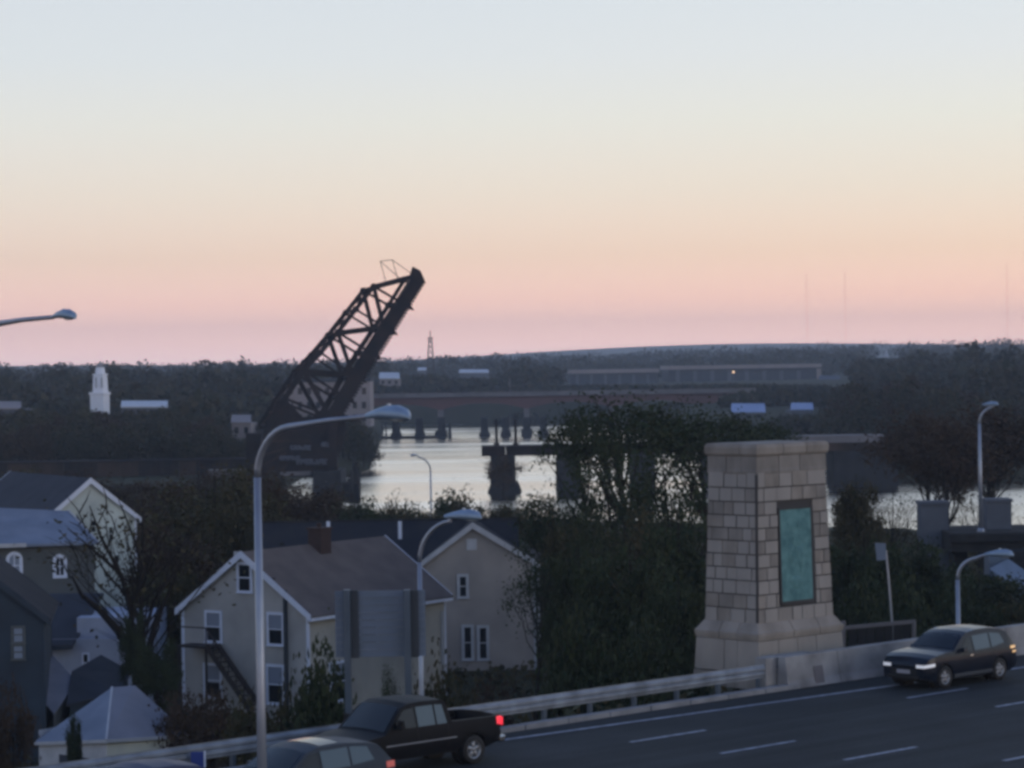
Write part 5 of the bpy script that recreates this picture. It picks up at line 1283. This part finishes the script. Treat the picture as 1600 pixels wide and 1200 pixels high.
# left
bt_ = plant(m_bare, 222, 775, 127, 'nearly bare tree with dark curving limbs before the pale green house', hw_px=150, rot=2.1)
lb = MB().tube([P(226, 1062, 126), P(212, 1030, 126), P(185, 985, 126), P(155, 952, 126), P(128, 930, 126), P(112, 900, 126)], [.32, .28, .22, .17, .1, .05], 7)
lb.tube([P(200, 1012, 126), P(206, 960, 126), P(190, 900, 126), P(158, 840, 126), P(140, 790, 126)], [.24, .17, .12, .08, .03], 6)
lb.tube([P(206, 950, 126), P(225, 890, 126), P(205, 830, 126), P(185, 780, 126)], [.14, .1, .06, .02], 6)
lb.tube([P(190, 900, 126), P(165, 875, 126), P(135, 850, 126), P(105, 825, 126)], [.1, .08, .05, .02], 6)
lb.tube([P(226, 1050, 126), P(238, 990, 126), P(262, 930, 126)], [.24, .16, .06], 6)
for i in range(26):
    a = P(rng.uniform(110, 215), rng.uniform(800, 930), 126); e = a + Vector((rng.uniform(-1.4, .6), rng.uniform(-.5, .5), rng.uniform(.4, 1.8))); lb.tube([a, (a + e) / 2 + Vector((.1, 0, .1)), e], [.04, .03, .012], 4)
o = tag(part('tree', lb, M['bark'], None, True), 'black forked limbs of the leafless tree at far left', 'tree')
plant(m_brown, 268, 830, 150, 'brown-leaved tree filling the gap left of the beige house', hw_px=62)
plant(m_dense2, 262, 900, 141, 'dark olive tree close behind the beige house gable', hw_px=55, rot=1)
plant(m_brown2, 335, 752, 176, 'broad olive-brown tree behind the beige house and tall lamp', hw_px=105, rot=.5)
plant(m_brown, 430, 752, 205, 'brown tree under the raised drawbridge counterweight', hw_px=78, rot=1.9)
plant(m_brown, 255, 765, 200, 'brown tree left of the olive-brown one, below the viaduct', hw_px=60, rot=3)
plant(m_brown2, 60, 752, 215, 'olive tree behind the dark wing roof at far left', hw_px=90, rot=3)
plant(m_dense2, 372, 800, 165, 'olive tree hard against the beige house roof', hw_px=50, rot=3)
plant(m_dense3, 245, 1010, 121, 'black-green evergreen bush at the foot of the bare tree', hw_px=30, rot=1)
plant(m_dense3, 208, 965, 124, 'dark upright evergreen beside the forked limbs', hw_px=17, rot=1)
plant(m_bush3, 285, 1085, 109, 'dark brown shrub right of the hip-roofed garage', 'shrub', 'shrub', hw_px=40)
plant(m_bush3, 330, 1085, 100, 'dark brown shrub in front of the beige house stair', 'shrub', 'shrub', hw_px=75, rot=1)
plant(m_bush2, 395, 1100, 94, 'olive shrub behind the tall foreground lamp pole', 'shrub', 'shrub', hw_px=50, rot=2)
plant(m_bush3, 18, 1075, 98, 'reddish brown shrub in the lower left corner', 'shrub', 'shrub', hw_px=34, rot=.4)
plant(m_dense3, 115, 1124, 103, 'small narrow conifer before the garage roof', 'conifer', 'conifer', hw_px=11)
plant(m_brown2, 20, 744, 262, 'olive-brown tree at the left edge below the viaduct', hw_px=75, rot=.7)
plant(m_brown, 135, 746, 255, 'brown tree below the viaduct behind the pale green gable', hw_px=80, rot=2.2)
plant(m_brown2, 395, 742, 246, 'olive-brown tree below the pale retaining wall', hw_px=62, rot=4)
plant(m_brown, 310, 744, 250, 'brown tree below the right part of the viaduct', hw_px=75, rot=5)
# rail side bushes
plant(m_bush, 500, 1042, 84.5, 'dark evergreen shrub between the tall lamp and the sign post', 'shrub', 'shrub', hw_px=52)
plant(m_bush2, 455, 1085, 86, 'low olive shrub left of the evergreen shrub by the guardrail', 'shrub', 'shrub', hw_px=30, rot=2)
plant(m_bush2, 700, 1052, 92, 'olive shrub below the tan house windows', 'shrub', 'shrub', hw_px=48, rot=1)
plant(m_bush, 600, 1100, 83, 'tiny dark shrub between the two sign posts', 'shrub', 'shrub', hw_px=14, rot=1)
plant(m_lacy, 612, 1040, 95, 'thin leafy sapling between the sign posts', 'sapling', 'sapling', hw_px=14, rot=1)
plant(m_bush3, 770, 1070, 96, 'brown shrub behind the guardrail under the tan house', 'shrub', 'shrub', hw_px=40, rot=2)
# river bank bushes behind the roofs
k = 0
for (x, yt_, Yq, mdl, w_, lab) in ((490, 783, 228, m_bush3, 34, 'brown bush on the bank below the drawbridge pier'), (535, 776, 236, m_bush2, 30, 'ragged olive bush on the bank, left of the open water'), (575, 790, 225, m_bush, 30, 'low bush on the bank above the charcoal roof'), (608, 785, 232, m_bush2, 26, 'olive bush on the bank left of the distant lamp'), (645, 796, 226, m_bush, 28, 'low green bush on the bank beside the distant lamp'), (700, 777, 236, m_bush, 34, 'rounded dark bush on the bank right of the distant lamp'), (733, 778, 231, m_bush2, 26, 'bush on the bank above the tan house gable'), (560, 800, 205, m_dense3, 40, 'dark tree top rising behind the charcoal roof ridge'), (660, 806, 204, m_dense2, 45, 'olive tree top behind the charcoal roof, near its right vent')):
    plant(mdl, x, yt_, Yq, lab, 'bush' if 'bush' in lab else 'tree', 'bush' if 'bush' in lab else 'tree', hw_px=w_, rot=k * 1.3); k += 1
# centre
plant(m_high, 1000, 624, 152, 'tall tree with high dark canopy over the trestle', hw_px=122, rot=.2)
plant(m_high, 1110, 638, 160, 'tall dark tree just left of the pylon top', hw_px=98, rot=1.0)
plant(m_high2, 935, 645, 148, 'leaning lacy tree, leftmost of the high canopy over the river', hw_px=65, rot=.1)
plant(m_high2, 1165, 660, 170, 'dark tree crown behind the pylon cap', hw_px=80, rot=2.4)
plant(m_lacy, 985, 730, 140, 'slanting thin-leaved tree with the river showing through', hw_px=85, rot=.2)
plant(m_lacy, 1060, 705, 136, 'thin-leaved tree beside the left edge of the pylon', hw_px=85, rot=.9)
plant(m_lacy, 885, 775, 142, 'low slanting thin-leaved tree near the second trestle pier', hw_px=62, rot=.5)
plant(m_brown2, 975, 822, 128, 'dense olive-green tree in the centre below the trestle', hw_px=80, rot=.5)
plant(m_dense3, 1060, 832, 118, 'dense dark tree against the pylon left face', hw_px=72, rot=1.5)
plant(m_dense2, 893, 838, 132, 'olive tree just right of the tan house roof', hw_px=40, rot=2.5)
plant(m_dense, 905, 880, 112, 'round dark tree right of the tan house corner', hw_px=44, rot=2)
plant(m_dense3, 985, 880, 106, 'round black-green tree low in the centre behind the guardrail', hw_px=72, rot=3)
plant(m_dense, 1060, 930, 100, 'dark bushy tree beside the pylon plinth', hw_px=52, rot=4)
plant(m_bush, 900, 985, 96, 'low dark shrub behind the guardrail, left in the central thicket', 'shrub', 'shrub', hw_px=55, rot=4)
plant(m_bush, 1010, 1000, 93, 'low dark shrub behind the guardrail, right in the central thicket', 'shrub', 'shrub', hw_px=60, rot=5)
plant(m_lacy, 832, 868, 128, 'lacy branch tree hanging before the tan house wall', hw_px=62, rot=3.0)
plant(m_bush3, 785, 715, 385, 'rounded bush grown over the first trestle pier', 'bush', 'bush', hw_px=27, rot=1, gz_=WZ)
plant(m_lacy, 1035, 775, 131, 'thin-leaved tree top breaking the dense central trees', hw_px=48, rot=4)
plant(m_lacy, 925, 790, 126, 'sparse tree top left in the central thicket', hw_px=42, rot=1.6)
plant(m_brown2, 865, 792, 178, 'olive tree on the bank before the second trestle pier', hw_px=52, rot=2)
plant(m_dense2, 795, 796, 185, 'olive tree right of the tan house apex', hw_px=48, rot=1)
# right
plant(m_dense2, 1338, 765, 172, 'olive-green tree right of the pylon cap', hw_px=38, rot=1)
plant(m_brown_r, 1450, 650, 235, 'large reddish brown tree right of the pylon', hw_px=88, rot=1)
plant(m_brown_r, 1545, 640, 240, 'large reddish brown tree at the right edge', hw_px=100, rot=2.4)
plant(m_brown_r, 1480, 665, 215, 'thin brown tree between the two concrete pillars', hw_px=70, rot=2)
plant(m_bare, 1395, 760, 190, 'bare twiggy tree with the river glinting behind it', hw_px=60, rot=2)
plant(m_bare, 1530, 765, 200, 'bare twiggy tree behind the overpass lamp', hw_px=70, rot=3)
plant(m_dense, 1350, 858, 128, 'dense dark tree right of the pylon shaft', hw_px=60, rot=2)
plant(m_dense3, 1435, 862, 132, 'dense black-green tree behind the small sign', hw_px=70, rot=2.6)
plant(m_dense, 1530, 905, 138, 'dark thicket tree beneath the overpass', hw_px=85, rot=3.6)
plant(m_bush, 1340, 930, 112, 'dark shrub at the right foot of the pylon', 'shrub', 'shrub', hw_px=45, rot=1)
plant(m_bush, 1420, 925, 116, 'dark shrub behind the dark railing', 'shrub', 'shrub', hw_px=50, rot=3)
plant(m_bush, 1500, 930, 120, 'dark shrub around the right lamp foot', 'shrub', 'shrub', hw_px=55, rot=2)
plant(m_bush2, 1580, 945, 122, 'olive shrub above the parapet at the right edge', 'shrub', 'shrub', hw_px=50, rot=5)
# far bank trees
CLEAR = [(130, 174, 645, 560), (186, 266, 641, 545), (-12, 36, 642, 545), (590, 628, 604, 960), (650, 670, 586, 1350), (714, 767, 592, 1250), (1040, 1287, 603, 1300), (888, 1033, 604, 1270), (1140, 1198, 659, 640), (1232, 1272, 652, 655), (1280, 1314, 604, 1250), (440, 582, 655, 690), (358, 396, 686, 520), (1138, 1154, 592, 1180), (1380, 1391, 560, 2500), (668, 678, 572, 1300)]
def limit_h(x, y, h_, r_):
    px = 800 + F * x / y; rp = F * r_ / y; g0 = gh(x, y)
    for x0, x1, yb, Yb in CLEAR:
        if y < Yb + 8 and px + rp > x0 and px - rp < x1:
            zl = CZ - (yb - (HC + (800 - px) * .0157)) / F * y; h_ = min(h_, zl - g0)
    if px > 1275 and y < 545: h_ = min(h_, CZ - (600 + 30 * math.sin(px * .013) - 561) / F * y - g0)
    return h_
fm_ = [tree_model(30 + i, 10, 4.3, .05, 1500, .62, [Lf, Lf, Lo, Lb][i], 30, limbs=3, spread=.2) for i in range(4)]
def far_tree(x, Yq, hh, group, label, k):
    me1, me2, h, r = fm_[k]
    hh = max(1.5, limit_h(x, Yq, hh, hh * .45)); g0 = gh(x, Yq); s_ = hh / h
    o = thing('tree', label, 'tree', (x, Yq, g0), rng.uniform(0, 6.28), group=group); w_ = s_ * rng.uniform(.85, 1.25); o.scale = (w_, w_, s_)
    shared('trunk', me1, o); shared('crown', me2, o)
Gl, Gr = 'trees on the left far bank', 'trees on the right far bank'
for row, (Yq, n, hh) in enumerate(((432, 15, 6.5), (448, 16, 7.5), (468, 17, 8.5), (494, 19, 8.5))):
    x0 = P(-30, 700, Yq).x; x1 = {432: P(395, 700, Yq).x, 448: P(410, 700, Yq).x, 468: P(425, 700, Yq).x, 494: -29}[Yq]
    for i in range(n):
        x = x0 + (x1 - x0) * (i + rng.uniform(.2, .8)) / n
        far_tree(x, Yq + rng.uniform(-5, 5), hh * rng.uniform(.8, 1.25), Gl, 'dark tree in the wooded left bank behind the viaduct', rng.choice((0, 0, 1, 1, 2, 3)))
for (x, Yq, h_) in ((536, 492, 7.5), (553, 490, 8.0), (568, 489, 6), (520, 490, 7), (500, 500, 8), (578, 492, 4.5), (545, 505, 9), (560, 508, 7.5)):
    far_tree(P(x, 700, Yq).x, Yq, h_, 'trees on the point beside the drawbridge', 'tree on the small point right of the raised bridge', rng.choice((0, 1)))
for row, (Yq, n, hh) in enumerate(((432, 12, 8), (452, 12, 10), (480, 12, 11), (520, 13, 11))):
    x0 = P(1290 if row > 0 else 1385, 700, Yq).x; x1 = P(1640, 700, Yq).x
    for i in range(n):
        x = x0 + (x1 - x0) * (i + rng.uniform(.2, .8)) / n
        far_tree(x, Yq + rng.uniform(-5, 5), hh * rng.uniform(.8, 1.2), Gr, 'dark tree in the wooded right bank behind the pylon', rng.choice((0, 1, 1, 3)))
far_tree(P(1212, 650, 560).x, 560, 12, None, 'orange-brown autumn tree between the two blue sheds', 3)
far_tree(P(1256, 605, 600).x, 600, 15, None, 'dark round tree above the smaller blue shed', 0)
far_tree(P(255, 610, 555).x, 553, 7.5, None, 'round brownish tree at the end of the long white roof', 3)
# the rest of the woodland reads as one mass
def woodland(name, label, specs, seed):
    g = np.random.default_rng(seed); Cs = []
    for (x, y, h_, r_) in specs:
        h_ = limit_h(x, y, h_, r_)
        if h_ < 1: continue
        g0 = gh(x, y); n = 150
        d = g.normal(size=(n, 3)); d /= np.linalg.norm(d, axis=1)[:, None]
        C = d * g.uniform(.6, 1.05, n)[:, None] * np.array([r_, r_, h_ * .48]) + np.array([x, y, g0 + h_ * .52]); Cs.append(C)
    C = np.concatenate(Cs)
    g2 = leaf_mesh('woodland', C, 2.3, M['leaf_far'], seed); o = bpy.data.objects.new(name, g2); col.objects.link(o)
    o['label'] = label; o['category'] = 'woodland'; o['kind'] = 'stuff'; return o
g = np.random.default_rng(5); sp1, sp2, sp3 = [], [], []
for Yq, hh in ((515, 9), (535, 9), (575, 8.5), (610, 8.5), (650, 9), (700, 9), (760, 9.5), (830, 10), (910, 10), (1000, 10.5), (1100, 11)):
    x0 = -.23 * Yq; x1 = {515: -34, 535: -35, 575: -36, 610: -38}.get(Yq, -49 if Yq < 880 else -.05 * Yq)
    x = x0
    while x < x1:
        q_ = g.uniform(.75, 1.3); sp1.append((x, Yq + g.uniform(-12, 12), hh * q_ * g.uniform(.85, 1.25), 4.6 * q_)); x += g.uniform(4, 7)
for Yq, hh in ((895, 6), (920, 7), (960, 8), (1040, 9.5), (1120, 10), (1220, 10), (1420, 10), (1520, 11), (1650, 11), (1800, 12), (2000, 12), (2250, 12), (2500, 12), (2800, 13)):
    x = -.225 * Yq if Yq > 1100 else -.07 * Yq
    while x < .23 * Yq:
        q_ = g.uniform(.75, 1.3); k_ = 1 + Yq / 2500; sp2.append((x, Yq + g.uniform(-25, 25), hh * q_ * g.uniform(.85, 1.3), 5 * q_ * k_)); x += g.uniform(4, 7.5) * k_
for Yq, hh in ((560, 11), (600, 11), (650, 11), (700, 11), (780, 11.5), (860, 12)):
    x = max(.085 * Yq, 52)
    while x < .235 * Yq:
        q_ = g.uniform(.75, 1.3); px_ = 800 + F * x / Yq; k_ = min(1, max(.35, (px_ - 1180) / 330)) * g.uniform(.8, 1.15)
        sp3.append((x, Yq + g.uniform(-12, 12), hh * q_ * k_, 5 * q_ * (.6 + .4 * k_))); x += g.uniform(4, 7)
woodland('woodland', 'wooded hillside on the left bank around the white steeple', sp1, 50)
woodland('woodland', 'dark woods along the far bank and skyline beyond the red bridge', sp2, 51)
woodland('woodland', 'dark woods rising on the right bank above the pylon', sp3, 52)
# brush covering the bank at the foot of the houses and embankment
g = np.random.default_rng(9)
bp_ = []
for _ in range(60000):
    x, y = g.uniform(-40, 60), g.uniform(78, 270)
    t_ = (x - RO.x) * RN.x + (y - RO.y) * RN.y
    if t_ > -6.2 or abs(x) > .24 * y: continue
    bp_.append((x, y, t_))
bp_ = np.array(bp_); hz_ = ground_h(bp_[:, 0], bp_[:, 1]); ok = hz_ > WZ + .3; bp_ = bp_[ok]; hz_ = hz_[ok]
C = np.stack([bp_[:, 0], bp_[:, 1], hz_ + g.uniform(0, .7, len(hz_)) ** 1.5], 1)
o = bpy.data.objects.new('undergrowth', leaf_mesh('undergrowth', C, .45, M['leaf_olive'], 77)); col.objects.link(o); o['kind'] = 'stuff'; o['label'] = 'rough undergrowth covering the ground below the highway'; o['category'] = 'undergrowth'

# ------------------------------------------------------------------ air
hz = MB().box(-3300, 3300, -420, 5750, -13.2, 112)
hm_ = bpy.data.materials.new('haze'); hm_.use_nodes = True; nt = hm_.node_tree; nt.nodes.clear()
out = nt.nodes.new('ShaderNodeOutputMaterial'); pv = nt.nodes.new('ShaderNodeVolumePrincipled')
pv.inputs['Color'].default_value = (.76, .86, 1.0, 1); pv.inputs['Density'].default_value = .00018; pv.inputs['Anisotropy'].default_value = .0
nt.links.new(pv.outputs[0], out.inputs['Volume'])
o = part('haze', hz, hm_, None, kind='stuff'); o['label'] = 'pale evening haze over the river valley'; o['category'] = 'haze'
